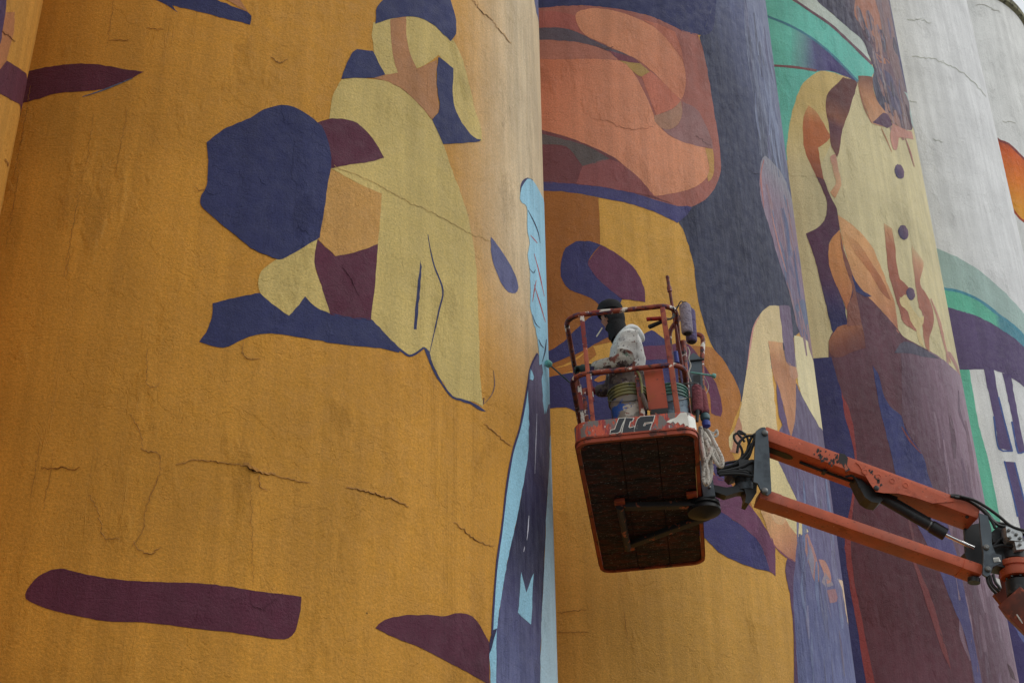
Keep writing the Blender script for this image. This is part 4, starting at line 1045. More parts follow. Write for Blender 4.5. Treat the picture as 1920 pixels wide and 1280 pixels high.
# jib: everything stands in one upright plane
JA = math.radians(6)
jh = np.array([math.cos(JA), math.sin(JA), 0]); jn = np.array([-jh[1], jh[0], 0])
J0 = B(1.15, 1.15, -.05)
def J(px, py, off=0.0): return on_plane(px, py, J0 + jn * off, jn)
def jbox(a, c, up_px, depth, name, mat, off, bev=.008, parent=None):
    """box tube whose lower front edge runs from a to c; up_px is a point on the upper front edge above a"""
    A, Cc = J(*a, off), J(*c, off); U = J(*up_px, off); d = Cc - A; e = d / np.linalg.norm(d)
    u = U - A; u = u - e * (u @ e)
    m = MB(); m.bbox(A, d, jn * depth, u, bev); return m.build(name, mat, parent or lift)
def jprism(s, off, th, name, mat, parent=None, smooth=False):
    P = [J(float(a), float(c), off) for a, c in (w.split(',') for w in s.split())]
    m = MB(); m.prism(P, jn * th); return m.build(name, mat, parent or lift, smooth=smooth)
up_t = jbox((1430, 822), (1834, 971.5), (1437, 799), .27, 'upper_jib_tube', M['orange'], -.11)
jprism("1604,866 1611,872 1631,905 1642,921 1656,923.5 1684,924.5 1700,928 1722,934 1748,943 1790,940 1700,901", -.118, .006, 'gusset_plate', M['orange'])
lo_t = jbox((1424, 932), (1838, 1075), (1429, 915), .20, 'lower_jib_tube', M['orange'], -.08)
jbox((1424, 932.5), (1462, 945.5), (1429, 914), .205, 'tube_sleeve', M['orange'], -.086)
jbox((1806, 1064.5), (1841, 1077), (1811, 1048), .205, 'tube_sleeve', M['orange'], -.086)
# chipped patch and bolt holes on the tube and gusset
def chip_cluster(s, off, name='chipped_patch'):
    for w in s.split(';'): jprism(w, off, .002, name, M['chip'])
chip_cluster("1574,849 1584,851 1590,858 1588,872 1594,880 1586,884 1580,872 1572,862", -.1125)
rr = np.random.default_rng(3)
mchip = MB()
for i in range(46):
    x = 1524 + 60 * rr.random() ** .8; y0 = 834 + (x - 1526) * .303 + 1; y = y0 + 3 + 24 * rr.random(); s = .9 + 2.2 * rr.random()
    pts = [J(x + s * math.cos(a) * (.5 + rr.random()), y + 1.3 * s * math.sin(a) * (.5 + rr.random()), -.1124) for a in np.arange(0, 6.2, 1.25)]
    mchip.prism(pts, jn * .0015)
for i in range(16):
    x = 1630 + 26 * rr.random(); y = 880 + (x - 1630) * 1.25 + 6 * rr.random() - 4; s = 1 + 2 * rr.random()
    pts = [J(x + s * math.cos(a) * (.5 + rr.random()), y + 1.5 * s * math.sin(a) * (.5 + rr.random()), -.1205) for a in np.arange(0, 6.2, 1.25)]
    mchip.prism(pts, jn * .0015)
tag(mchip.build('paint_chips', M['chip'], lift, smooth=False), kind='stuff')
for x, y in ((1622, 884), (1647, 893), (1673, 901), (1698, 909)):
    c = J(x, y, -.119)
    m = MB(); m.lathe(c, -jn, [(.026, -.003), (.026, .002), (.019, .003), (.017, -.002)], 16); m.build('plug_weld', M['orange'], lift)
m = MB(); m.lathe(J(1643, 915, -.119), -jn, [(.022, -.003), (.022, .01), (.012, .014)], 14); m.build('pin', M['black'], lift)
# slots and the line under the upper tube
def under(px0, px1, w, name, mat, drop=.006):
    A, Cc = J(*px0, 0.0), J(*px1, 0.0); d = Cc - A; e = d / np.linalg.norm(d); nn = np.cross(e, jn); nn = nn if nn[2] < 0 else -nn
    m = MB(); m.bbox(A - jn * w / 2, d, jn * w, nn * drop, .002); return m.build(name, mat, lift)
A0, A1 = J(1430, 822, -.11), J(1834, 971.5, -.11); ed = (A1 - A0) / np.linalg.norm(A1 - A0); dn = np.cross(ed, jn); dn = dn if dn[2] < 0 else -dn
def on_under(s, t, drop): return A0 + ed * s + jn * t + dn * drop
m = MB(); m.prism([on_under(.16 + .07 * math.cos(a) + (.07 if math.cos(a) > 0 else -.07), .135 + .045 * math.sin(a), .0012) for a in np.linspace(0, 2 * math.pi, 18)[:-1]], dn * .002); m.build('tube_slot', M['rubber'], lift, smooth=False)
m = MB(); m.tube(spline([on_under(.36, .14, .008), on_under(.5, .13, .016), on_under(.8, .13, .014), on_under(1.05, .12, .016), on_under(1.2, .1, .03)], n=4), .012, 8); m.build('hose', M['rubber'], lift)
for s in (.56, .98):
    m = MB(); m.bbox(on_under(s, .105, .0), ed * .03, jn * .06, dn * .032, .004); m.build('hose_clamp', M['black'], lift)
# inner end plates
PL = "1417.5,808 1425,802.5 1434,800.5 1440,812 1443,855 1446.6,922.5 1440,928 1430.6,924.5 1425,915 1421,905.5 1413,903 1414,885 1415.6,836"
jprism(PL, -.150, .022, 'end_plate', M['slate'])
jprism(PL, .19, .022, 'end_plate', M['slate'])
for x, y in ((1434, 812), (1433.5, 920)):
    m = MB(); m.lathe(J(x, y, -.151), -jn, [(.026, 0), (.026, .012), (.014, .02)], 14); m.build('pivot_pin', M['bolt'], lift)
# rotator motor below/left of the plates
mc = J(1397, 911, .03)
m = MB(); m.lathe(mc, (0, 0, 1), [(.03, -.06), (.09, -.055), (.094, .0), (.08, .012), (.08, .16), (.088, .17), (.088, .20), (.03, .205)], 24); m.build('rotator_motor', M['slate'], lift)
jprism("1367,869 1382,868 1385,890 1374,894 1366,886", -.06, .16, 'motor_block', M['slate'])
jprism("1384,860 1412,862 1416,880 1402,884 1386,872", -.1, .1, 'motor_block', M['black'])
jprism("1336,908 1362,913 1388,909 1403,911 1404,920 1385,922 1362,929 1338,920", -.03, .09, 'link_arm', M['black'])
jprism("1394,911 1416,903 1420,906 1418,924 1404,944 1397,941 1399,928", -.05, .13, 'link_knuckle', M['black'])
# hoses looping over the inner end
HO = ["1347,883 1364,874 1384,868 1398,854 1404,832 1412,816 1426,809", "1346,887 1368,884 1390,878 1410,874 1424,882 1424,892", "1350,879 1376,870 1396,852 1406,836 1418,824 1430,818", "1348,890 1372,888 1392,889 1408,892 1420,890", "1386,868 1392,850 1388,836 1380,828 1376,818 1382,812 1398,814", "1345,882 1365,878 1385,872 1402,858 1410,838 1418,818 1428,806 1440,806", "1346,876 1368,873 1388,866 1404,850 1411,832 1418,812 1430,803 1441,808",
      "1348,884 1372,880 1392,874 1408,866 1420,868 1428,880 1426,893 1416,890 1402,882 1385,881", "1344,878 1362,868 1382,864 1396,858 1404,842 1402,822 1394,812 1386,808 1384,813 1392,822 1396,828",
      "1346,880 1370,876 1394,868 1412,864 1424,872 1429,886 1427,897 1412,893", "1382,848 1386,830 1398,818 1412,816 1424,808", "1345,886 1370,884 1392,884 1404,888"]
for i, s in enumerate(HO):
    P = [J(float(a), float(c), -.02 - .03 * (i % 4)) for a, c in (w.split(',') for w in s.split())]
    m = MB(); m.tube(spline(P, n=5), .011 + .003 * (i % 2), 8); m.build('hose', M['rubber'], lift)
# cylinder
def jp(px, py, off=.02): return J(px, py, off)
m = MB(); a, c = jp(1640, 925), jp(1766, 998); m.tube([a, c], .046, 20); cyl = m.build('hydraulic_cylinder', M['black'], lift)
e = (c - a) / np.linalg.norm(c - a)
m = MB(); m.tube([c - e * .1, c - e * .095, c - e * .005, c + e * .03, c + e * .032], [.046, .054, .054, .054, .03], 20); m.build('cylinder_gland', M['black'], cyl)
m = MB(); m.tube([c - e * .12, c - e * .108], [.0475, .0475], 20); m.build('cylinder_band', M['bolt'], cyl)
m = MB(); m.tube([c + e * .03, jp(1826, 1027)], .016, 14); m.build('piston_rod', M['chrome'], cyl)
m = MB(); m.tube(spline([a + np.array([0, -.03, .05]), a + e * .3 + np.array([0, -.03, .052]), a + e * .5 + np.array([0, -.03, .05]), c - e * .12 + np.array([0, -.03, .056])], n=4), .007, 8); m.build('cylinder_pipe', M['rubber'], cyl)
jprism("1602,893 1608,890 1622,905 1640,918 1656,936 1648,943 1634,940 1622,932 1612,914", -.05, .15, 'cylinder_clevis', M['black'])
m = MB(); m.tube(spline([jp(1585, 893, -.06), jp(1598, 892, -.07), jp(1606, 900, -.07), jp(1612, 915, -.07)], n=4), .01, 8); m.build('hose', M['rubber'], lift)
# outer knuckle
PR = "1836,961 1852,966.5 1859,992 1860,1020 1867,1037 1878,1040 1878,1054 1861.5,1062 1857,1076 1850,1080.5 1843,1076 1844.5,1037 1839,1000"
jprism(PR, -.150, .022, 'knuckle_plate', M['slate'])
jprism("1808,986 1836,980 1846,1000 1846,1052 1836,1052 1812,1052 1810,1020", .12, .03, 'knuckle_web', M['black'])
jprism("1808,1036 1826,1030 1846,1010 1846,1058 1816,1054", .02, .1, 'knuckle_web', M['black'])
for x, y in ((1849, 1026), (1852, 1067)):
    m = MB(); m.lathe(J(x, y, -.151), -jn, [(.024, 0), (.024, .012), (.013, .02)], 14); m.build('pivot_pin', M['bolt'], lift)
m = MB(); m.tube([J(1826, 1092, .0), J(1826, 1084, .0)], .05, 14); m.build('knuckle_bush', M['black'], lift)
mc = J(1901, 1052, .0); ax = np.array([.06, 0, 1.0])
m = MB(); m.lathe(mc, ax, [(.03, .0), (.10, .01), (.10, .19), (.085, .2), (.085, .27), (.03, .28)], 24); m.build('slew_motor', M['black'], lift)
m = MB(); m.lathe(mc - np.array([0, 0, .14]), ax, [(.05, .0), (.125, .0), (.13, .02), (.13, .055), (.115, .06), (.115, .08), (.13, .085), (.13, .13), (.05, .135)], 28); m.build('slew_ring', M['orange'], lift)
m = MB(); m.lathe(mc - np.array([0, 0, .30]), ax, [(.03, .0), (.105, .01), (.105, .13), (.06, .155)], 24); m.build('slew_base', M['black'], lift)
for i in range(8):
    a = 2 * math.pi * i / 8
    m = MB(); m.lathe(mc - np.array([0, 0, .142]) + np.array([math.cos(a) * .085, math.sin(a) * .085, 0]), (0, 0, -1), [(.012, 0), (.012, .012)], 8); m.build('bolt', M['bolt'], lift)
jprism("1862,1008 1888,1000 1890,1064 1868,1060", -.04, .16, 'motor_bracket', M['black'])
jprism("1858,998 1880,978 1892,992 1886,1012 1862,1016", -.06, .14, 'valve_body', M['black'])
jprism("1886,986 1908,990 1917,999 1917,1014 1893,1012 1888,1004", -.17, .1, 'valve_block', M['alu'])
jprism("1902,1014 1922,1014 1924,1028 1906,1030", -.16, .08, 'valve_block', M['alu'])
for x, y in ((1891, 994), (1905, 1002), (1893, 1008), (1912, 1009), (1912, 1021)):
    m = MB(); m.lathe(J(x, y, -.171), -jn, [(.013, 0), (.013, .014), (.006, .017)], 8); m.build('valve_fitting', M['bolt'], lift)
jprism("1862.5,1045 1873,1044 1877,1052 1864,1053", -.156, .003, 'data_plate', M['white_decal'])
for k, z in enumerate((1046.5, 1048.8, 1051)):
    jprism(f"1864,{z} 1873,{z-.4} 1873.5,{z+.5} 1864.2,{z+.9}", -.1575, .001, 'plate_print', M['ink'])
jprism("1866,1082 1874,1085 1878,1102 1870,1101", -.16, .004, 'warning_tag', M['white'])
HO2 = ["1778,928 1800,930 1826,942 1848,958 1866,978 1890,984 1925,1003", "1782,930 1806,934 1832,948 1852,966 1872,984 1900,990 1930,1008", "1790,932 1815,938 1840,954 1858,974 1866,990",
       "1800,930 1828,938 1852,952 1874,968 1900,988 1940,998", "1786,934 1808,946 1818,960 1812,970",
       "1850,1078 1853,1092 1860,1104 1868,1112", "1856,1078 1859,1092 1866,1102 1874,1108", "1862,1076 1866,1090 1872,1098 1876,1104", "1858,1030 1872,1014 1886,1004", "1862,1026 1878,1022 1900,1024"]
for i, s in enumerate(HO2):
    P = [J(float(a), float(c), -.08 - .03 * (i % 4)) for a, c in (w.split(',') for w in s.split())]
    m = MB(); m.tube(spline(P, n=5), .013, 8); m.build('hose', M['rubber'], lift)
# head of the main boom and the boom itself down to the turntable
jprism("1876,1066 1898,1086 1918,1076 1930,1062 1950,1120 1950,1170 1921,1186 1864,1114 1876,1096", .17, .04, 'boom_yoke', M['orange_shaded'])
b0 = J(1893, 1132, .04); b1 = np.array([6.0, 10.0, 1.95])
d = b1 - b0; e = d / np.linalg.norm(d); sn = np.cross(e, [0, 0, 1.0]); sn /= np.linalg.norm(sn); un = np.cross(sn, e)
m = MB(); m.bbox(b0 - sn * .15 - un * .09, d, sn * .30, un * .24, .012); m.build('main_boom', M['orange_shaded'], lift)
m = MB(); m.bbox(b0 + e * 1.5 - sn * .17 - un * .17, d - e * 1.4, sn * .34, un * .34, .015); m.build('main_boom', M['orange'], lift)
m = MB(); a = J(1906, 1151, -.13); m.tube([a, a + (J(1924, 1178, -.13) - a)], .006, 6); m.build('boom_stripe', M['white'], lift)
m = MB(); m.bbox(np.array([5.7, 9.5, .95]), (1.9, 0, 0), (0, 1.4, 0), (0, 0, 1.1), .06); m.build('turntable', M['orange'], lift)
m = MB(); m.lathe((6.5, 10.2, .78), (0, 0, 1), [(.4, 0), (.45, .01), (.45, .15), (.4, .17)], 28); m.build('turntable_bearing', M['black'], lift)
m = MB(); m.bbox(np.array([5.4, 9.55, .42]), (2.2, 0, 0), (0, 1.3, 0), (0, 0, .36), .04); m.build('chassis', M['slate'], lift)
for x in (5.65, 7.35):
    for y in (9.25, 10.9):
        m = MB(); m.lathe((x, y, .42), (0, 1, 0), [(.2, .0), (.36, .0), (.42, .04), (.42, .22), (.36, .26), (.2, .26)], 28); wh = m.build('wheel', M['rubber'], lift)
        m = MB(); m.lathe((x, y + .02, .42), (0, 1, 0), [(.05, -.03), (.12, -.03), (.2, .01), (.2, .2), (.05, .21)], 20); m.build('rim', M['white'], wh)

# ================================================================= what stands and hangs in the basket
FZ = .035
def bucket(cx, cy, z0, label, rimmat, bodmat, nest):
    base = B(cx, cy, z0)
    t = empty('bucket', base); tag(t, label, 'bucket')
    prof = [(.118, 0), (.122, .004), (.142, .28), (.146, .285)]
    m = MB(); m.lathe(base, wz, prof, 32, (True, False)); m.build('bucket_body', bodmat, t)
    h = .285
    pr = [(.146, h)]
    for i in range(3):
        pr += [(.158, h + .004), (.158, h + .010), (.148, h + .014), (.149, h + .030)]; h += .030
    pr += [(.160, h + .002), (.160, h + .012), (.150, h + .016), (.143, h + .012), (.140, h - .02), (.112, .02)]
    m = MB(); m.lathe(base, wz, pr, 32, (False, False)); m.build('bucket_rim', rimmat, t)
    m = MB(); a0 = base + wz * (h - .03)
    m.tube([a0 + wx * .16 * math.cos(a) - wy * .165 * math.sin(a) * .9 - wz * .12 * math.sin(a) for a in np.linspace(0, math.pi, 14)], .004, 6); m.build('bucket_handle', M['bolt'], t)
    return t
bx, _ = Lx(1177, 760, .24)
bucket(bx, .24, .16, 'olive-rimmed paint bucket with blue smears standing at the painter\'s hip', M['bucket_olive'], M['bucket_body'], 2)
b2 = .748
bucket(b2, .24, .12, 'teal-rimmed paint bucket in the right corner of the basket', M['bucket_teal'], M['bucket_blue'], 2)
# an upturned crate carries each bucket
for cx, h, lab in ((bx, .16, 'low dark crate under the olive-rimmed bucket'), (b2, .12, 'low dark crate under the teal-rimmed bucket')):
    m = MB(); m.bbox(B(cx - .13, .11, FZ + .002), wx * .26, wy * .26, wz * (h - FZ - .003), .01); o = m.build('crate', M['chip']); tag(o, lab, 'crate')

def roller(s_top, s_bot, y, r, mat, label, grip=None):
    a, c = L(*s_top, y), L(*s_bot, y); d = c - a; e = d / np.linalg.norm(d)
    t = empty('paint_roller', c); tag(t, label, 'paint roller')
    m = MB(); m.tube([a, a + e * .006, a + e * .02, c - e * .02, c - e * .006, c], [r * .8, r * .93, r, r, r * .93, r * .8], 22); m.build('roller_sleeve', mat, t)
    m = MB(); m.tube([c - e * .004, c + e * .006, c + e * .008], [r * .62, r * .62, r * .4], 18); m.build('end_cap', M['black'], t)
    m = MB(); m.tube([a - e * .02, a + e * .004], [r * .5, r * .6], 14); m.build('end_cap', M['black'], t)
    return t, a, c, e
t, a, c, e = roller((1284, 572), (1289, 625), -.04, .046, M['nap'], 'grey paint roller hung over the top rail corner, nearest of the pair')
g0, g1 = L(1212, 598.5, .1), L(1243, 596.5, .1)
m = MB(); m.tube(spline([a - e * .02, a - e * .04 - wx * .03, a - e * .035 - wx * .07 + wy * .1, L(1264, 577, .1), L(1263, 588, .1), L(1258, 597, .1), g1 + wx * .02], n=4), .005, 8); m.build('wire_frame', M['bolt'], t)
m = MB(); m.tube([g0, g0 + wx * .005, (g0 + g1) / 2, g1 - wx * .005, g1], [.012, .017, .016, .017, .012], 12); m.build('grip', M['red'], t)
t, a, c, e = roller((1293, 582), (1297, 641), .1, .044, M['nap2'], 'lilac paint roller hung just behind the grey one')
g0, g1 = L(1216, 613.5, .12), L(1243, 602, .12)
m = MB(); m.tube(spline([a - e * .02, a - e * .04 - wx * .03, L(1270, 574, .12), L(1266, 585, .12), L(1262, 596, .12), g1 + (g1 - g0) * .06], n=4), .005, 8); m.build('wire_frame', M['bolt'], t)
m = MB(); m.tube([g0, g0 + (g1 - g0) * .04, (g0 + g1) / 2, g1], [.012, .018, .017, .014], 12); m.build('grip', M['rubber'], t)
# long pole leaning in the corner
a, c = L(1251, 517, .16), L(1289, 745, .42)
e = (a - c) / np.linalg.norm(a - c)
m = MB(); m.tube([c - e * .3, a - e * .14], .013, 10); pole = m.build('extension_pole', M['pole']); tag(pole, 'red-brown extension pole leaning in the right corner of the basket', 'pole')
m = MB(); m.tube([a - e * .145, a - e * .14, a - e * .1, a - e * .09, a - e * .03, a - e * .02, a], [.015, .02, .02, .014, .013, .016, .012], 10); m.build('threaded_tip', M['pole'], pole)
# drum and second stick behind the corner
for s, lab, mt in (("1272,640 1276,690 1282,740", 'violet smeared stick standing beside the red-brown pole', M['nap2']),):
    P = [L(float(p), float(q), .5) for p, q in (w.split(',') for w in s.split())]
    m = MB(); m.tube(P, .012, 8); o = m.build('stick', mt); tag(o, lab, 'stick')
m = MB(); p = L(1268, 670, .5); m.tube([p - wz * .06, p - wz * .055, p + wz * .05, p + wz * .06], [.012, .022, .022, .012], 12); o = m.build('spray_can', M['blue']); tag(o, 'small blue can wedged in the right corner of the basket', 'can')
# maroon rollers hanging outside the right side
t, a, c, e = roller((1306, 724), (1309, 772), .22, .042, M['nap3'], 'maroon paint roller hanging outside the right side, nearer one')
m = MB(); m.tube(spline([a - e * .0, a - e * .03, a - e * .035 - wx * .09, L(1262, 717, .22)], n=4), .005, 8); m.build('wire_frame', M['bolt'], t)
m = MB(); m.tube([L(1311, 752, .2), L(1308, 768, .2), L(1307, 790, .2)], [.014, .017, .012], 12); m.build('grip', M['rubber'], t)
t, a, c, e = roller((1314, 734), (1321, 776), .3, .042, M['nap3'], 'maroon paint roller hanging outside the right side, half hidden one')
m = MB(); m.tube([c, c + e * .02, c + e * .05, c + e * .07], [.03, .04, .036, .015], 16); m.build('roller_core', M['wire'], t)
m = MB(); m.tube([c + e * .06, c + e * .075, c + e * .11, c + e * .125], [.02, .034, .032, .012], 16); m.build('roller_core', M['blue'], t)
# teal capped handle sticking out
m = MB(); a, c = L(1295, 698, .4), L(1336, 704, .4); m.tube([a, c], .008, 8); o = m.build('brush_handle', M['teal']); tag(o, 'teal handle with a round cap poking out of the basket\'s right side', 'brush handle')
m = MB(); e = (c - a) / np.linalg.norm(c - a); m.tube([c - e * .005, c, c + e * .022, c + e * .028], [.014, .02, .02, .012], 14); m.build('end_cap', M['teal'], o)
# cords
m = MB(); m.tube(spline([L(x, y, .45) for x, y in ((1289, 650), (1293, 660), (1291, 672), (1295, 685), (1291, 700), (1296, 716))], n=5), .006, 6); o = m.build('knotted_cord', M['cord']); tag(o, 'knotted white cord hanging beside the control console', 'cord')
m = MB(); m.tube(spline([L(x, y, .45) for x, y in ((1320, 705), (1327, 718), (1328, 728), (1324, 738), (1319, 746))], n=5), .003, 6); o = m.build('thin_cord', M['cord']); tag(o, 'thin white cord looping out right of the control console', 'cord')
# tangle of rope
t = empty('rope_coil', B(BW + .05, .5, .1)); tag(t, 'tangled white rope hanging from the basket\'s right side', 'rope')
RP = ["1313,800 1316,830 1322,862 1328,892 1324,906 1319,896 1322,872 1330,852 1334,838", "1314,800 1322,822 1334,850 1344,868 1353,874 1354,860 1344,838 1330,812 1320,800",
      "1316,802 1320,840 1326,860 1322,880 1320,898 1324,908 1331,900 1334,878 1330,850", "1315,804 1326,836 1332,856 1326,846 1318,826", "1318,801 1332,812 1338,830 1336,850 1330,866", "1313,802 1314,838 1318,866 1320,888 1326,898 1330,884 1326,860 1322,836", "1316,804 1328,826 1340,846 1348,862 1350,868 1342,856 1334,842 1324,822", "1315,806 1322,830 1330,848 1328,872 1322,892", "1317,803 1326,818 1332,838 1324,858 1318,846", "1314,806 1318,836 1326,848 1338,846 1332,828"]
for i, s in enumerate(RP):
    P = [L(float(p), float(q), .40 + .03 * i) + wx * .0 for p, q in (w.split(',') for w in s.split())]
    S = spline(P, n=8); rads = [.0145 + .0025 * (j % 2) for j in range(len(S))]
    m = MB(); m.tube(S, rads, 8); m.build('rope_strand', M['rope'], t)
S = spline([L(x, y, .45) for x, y in ((1318, 800), (1327, 806), (1338, 812), (1344, 806), (1345, 816), (1338, 818), (1336, 810))], n=6)
m = MB(); m.tube(S, .009, 8); m.build('rope_hook', M['rope'], t)
# small brush hanging from the mid rail
m = MB(); S = [L(1192, 692, .03), L(1199, 703, .03), L(1203, 720, .03), L(1204, 740, .03)]
m.tube(spline(S, n=4), [.009] * 13, 8); o = m.build('paint_brush', M['bucket_olive']); tag(o, 'paint brush hanging from the mid rail beside the orange panel', 'paint brush')
m = MB(); m.tube([L(1204, 738, .03), L(1206, 746, .03), L(1210, 757, .03), L(1214, 768, .03)], [.012, .018, .02, .012], 10); m.build('bristles', M['hem'], o)

# ================================================================= the painter
def skin_mesh(joints, edges, radii, name, mat, parent, sub=2, root=0, push=None):
    me = bpy.data.meshes.new(name)
    org = np.array(parent['_o'])
    me.from_pydata([tuple(np.array(j) - org) for j in joints], edges, [])
    o = bpy.data.objects.new(name, me); COL.objects.link(o)
    md = o.modifiers.new('skin', 'SKIN'); md.use_smooth_shade = True
    for i, v in enumerate(me.skin_vertices[0].data):
        r = radii[i]; v.radius = (r, r) if not hasattr(r, '__len__') else r
        v.use_root = (i == root)
    sb = o.modifiers.new('sub', 'SUBSURF'); sb.levels = sub; sb.render_levels = sub
    dg = bpy.context.evaluated_depsgraph_get(); dg.update()
    ev = o.evaluated_get(dg)
    nm = bpy.data.meshes.new_from_object(ev, depsgraph=dg)
    bpy.data.objects.remove(o)
    nm.name = name
    if push:
        V = np.zeros(len(nm.vertices) * 3); nm.vertices.foreach_get('co', V); V = V.reshape(-1, 3) + org
        V = push(V); nm.vertices.foreach_set('co', (V - org).ravel())
    nm.materials.clear(); nm.materials.append(mat)
    nm.polygons.foreach_set('use_smooth', [True] * len(nm.polygons)); nm.update()
    o = bpy.data.objects.new(name, nm); COL.objects.link(o); o.parent = parent; o['_o'] = parent['_o']
    return o
PY = .62
pfoot = L(1178, 770, PY) ; fx = Lx(1178, 770, PY)[0]
per = empty('person', B(fx, PY, FZ))
tag(per, 'painter in a spattered pale hoodie and black knit hood leaning on the basket rail, smoking', 'person')
pel = L(1176, 752, PY + .04); wai = L(1173, 726, PY + .03); che = L(1177, 682, PY); uch = L(1180, 648, PY); nk = L(1166, 626, PY + .01); hd0 = L(1155, 614, PY + .01); hd1 = L(1147, 600, PY + .01); hd2 = L(1143, 580, PY + .01)
shL, elL, wrL, haL = L(1179, 638, PY - .17), L(1166, 681, PY - .18), L(1104, 691, PY - .02), L(1086, 690, PY + .03)
shR, elR, wrR, haR = L(1172, 645, PY + .19), L(1143, 732, PY + .30), L(1110, 733, PY + .30), L(1100, 730, PY + .30)
def leg(s): 
    h = pel + wyo * s * .1 - wz * .05; k = B(fx - .04, PY + s * .13, FZ + .50); a = B(fx + .03, PY + s * .14, FZ + .09); tt = B(fx - .13, PY + s * .15, FZ + .045)
    return h, k, a, tt
lh = [leg(-1), leg(1)]
JT = [pel, wai, che, uch, nk, hd0, hd1, hd2, shL, elL, wrL, shR, elR, wrR] + list(lh[0]) + list(lh[1])
ED = [(0, 1), (1, 2), (2, 3), (3, 4), (4, 5), (5, 6), (6, 7), (3, 8), (8, 9), (9, 10), (3, 11), (11, 12), (12, 13), (0, 14), (14, 15), (15, 16), (16, 17), (0, 18), (18, 19), (19, 20), (20, 21)]
RD = [.115, .11, .12, .10, .055, .062, .098, .075, .055, .042, .03, .055, .042, .03, .085, .06, .04, .035, .085, .06, .04, .035]
face_dir = -wx * .95 - wz * .22 + wyo * .12; face_dir /= np.linalg.norm(face_dir)
head_c = L(1144, 597, PY + .01); head_up = wz * .96 - wx * .2; head_up -= face_dir * (head_up @ face_dir); head_up /= np.linalg.norm(head_up)
head_s = np.cross(face_dir, head_up)
# hands: five fingers closed on the rail / on the rod, part of the one body
def hand(w, h, fwd, curl, side):
    global JT, ED, RD
    fwd = fwd / np.linalg.norm(fwd); curl = curl / np.linalg.norm(curl); sd = np.cross(fwd, curl) * side
    wi = JT.index(w) if False else [i for i, q in enumerate(JT) if q is w][0]
    k = len(JT); JT.append(w + fwd * .05); RD.append((.03, .02)); ED.append((wi, k))
    for i, (o, ln) in enumerate(((-.03, .062), (-.01, .074), (.01, .07), (.03, .054))):
        a = w + fwd * .092 + sd * o; b1_ = a + fwd * ln * .45 + curl * ln * .22; c1 = b1_ + curl * ln * .5 + fwd * ln * .06
        n = len(JT); JT += [a, b1_, c1]; RD += [.0105, .0095, .008]; ED += [(k, n), (n, n + 1), (n + 1, n + 2)]
    a = w + fwd * .055 - sd * .035; b1_ = a + fwd * .03 - sd * .018 + curl * .012; c1 = b1_ + fwd * .022 + curl * .02
    n = len(JT); JT += [a, b1_, c1]; RD += [.013, .011, .009]; ED += [(k, n), (n, n + 1), (n + 1, n + 2)]
hand(wrL, haL, L(1070, 690, PY + .06) - wrL, -wz - wx * .3, 1)
hand(wrR, haR, -wx + wz * .25 + wyo * .05, -wz * .6 + wyo * .8, 1)
def face_push(V):
    d = V - head_c; f = d @ face_dir; u = d @ head_up; s = d @ head_s
    m = (np.abs(u) < .16) & (np.abs(s) < .12) & (f > -.13)
    def g(u0, s0, su, ss): return np.exp(-((u - u0) / su) ** 2 - ((s - s0) / ss) ** 2) * (f > .02) * m
    off = .034 * g(-.018, 0, .022, .016) + .012 * g(.035, 0, .016, .06) - .012 * g(.012, .034, .012, .018) - .012 * g(.012, -.034, .012, .018) + .012 * g(-.062, 0, .012, .026) - .006 * g(-.05, 0, .006, .03) + .016 * g(-.095, 0, .02, .03)
    return V + face_dir * off[:, None]
body = skin_mesh(JT, ED, RD, 'body', M['skin'], per, 2, 0, face_push)
# hoodie: trunk and sleeves over the body
hJ = [L(1176, 764, PY + .04), wai, che, uch, L(1172, 634, PY), shL, (shL + elL) / 2 + wx * .01, elL, (elL + wrL) / 2, wrL + (elL - wrL) * .08, shR, (shR + elR) / 2, elR, (elR + wrR) / 2, wrR + (elR - wrR) * .1]
hE = [(0, 1), (1, 2), (2, 3), (3, 4), (3, 5), (5, 6), (6, 7), (7, 8), (8, 9), (3, 10), (10, 11), (11, 12), (12, 13), (13, 14)]
hR = [.150, .162, .158, .135, .098, .095, .088, .080, .07, .052, .09, .08, .07, .06, .048]
def fold(V):
    q = V @ wz * 31 + V @ wx * 17; q2 = V @ wy * 23 - V @ wz * 44
    nrm = V - (np.array([V @ wz]).T * 0 + V.mean(0)); nrm /= np.linalg.norm(nrm, axis=1)[:, None] + 1e-9
    return V + nrm * (np.sin(q) * np.sin(q2 + np.sin(q * .7)) * .006)[:, None]
hood_o = skin_mesh(hJ, hE, hR, 'hoodie', M['hoodie'], per, 3, 0, fold)
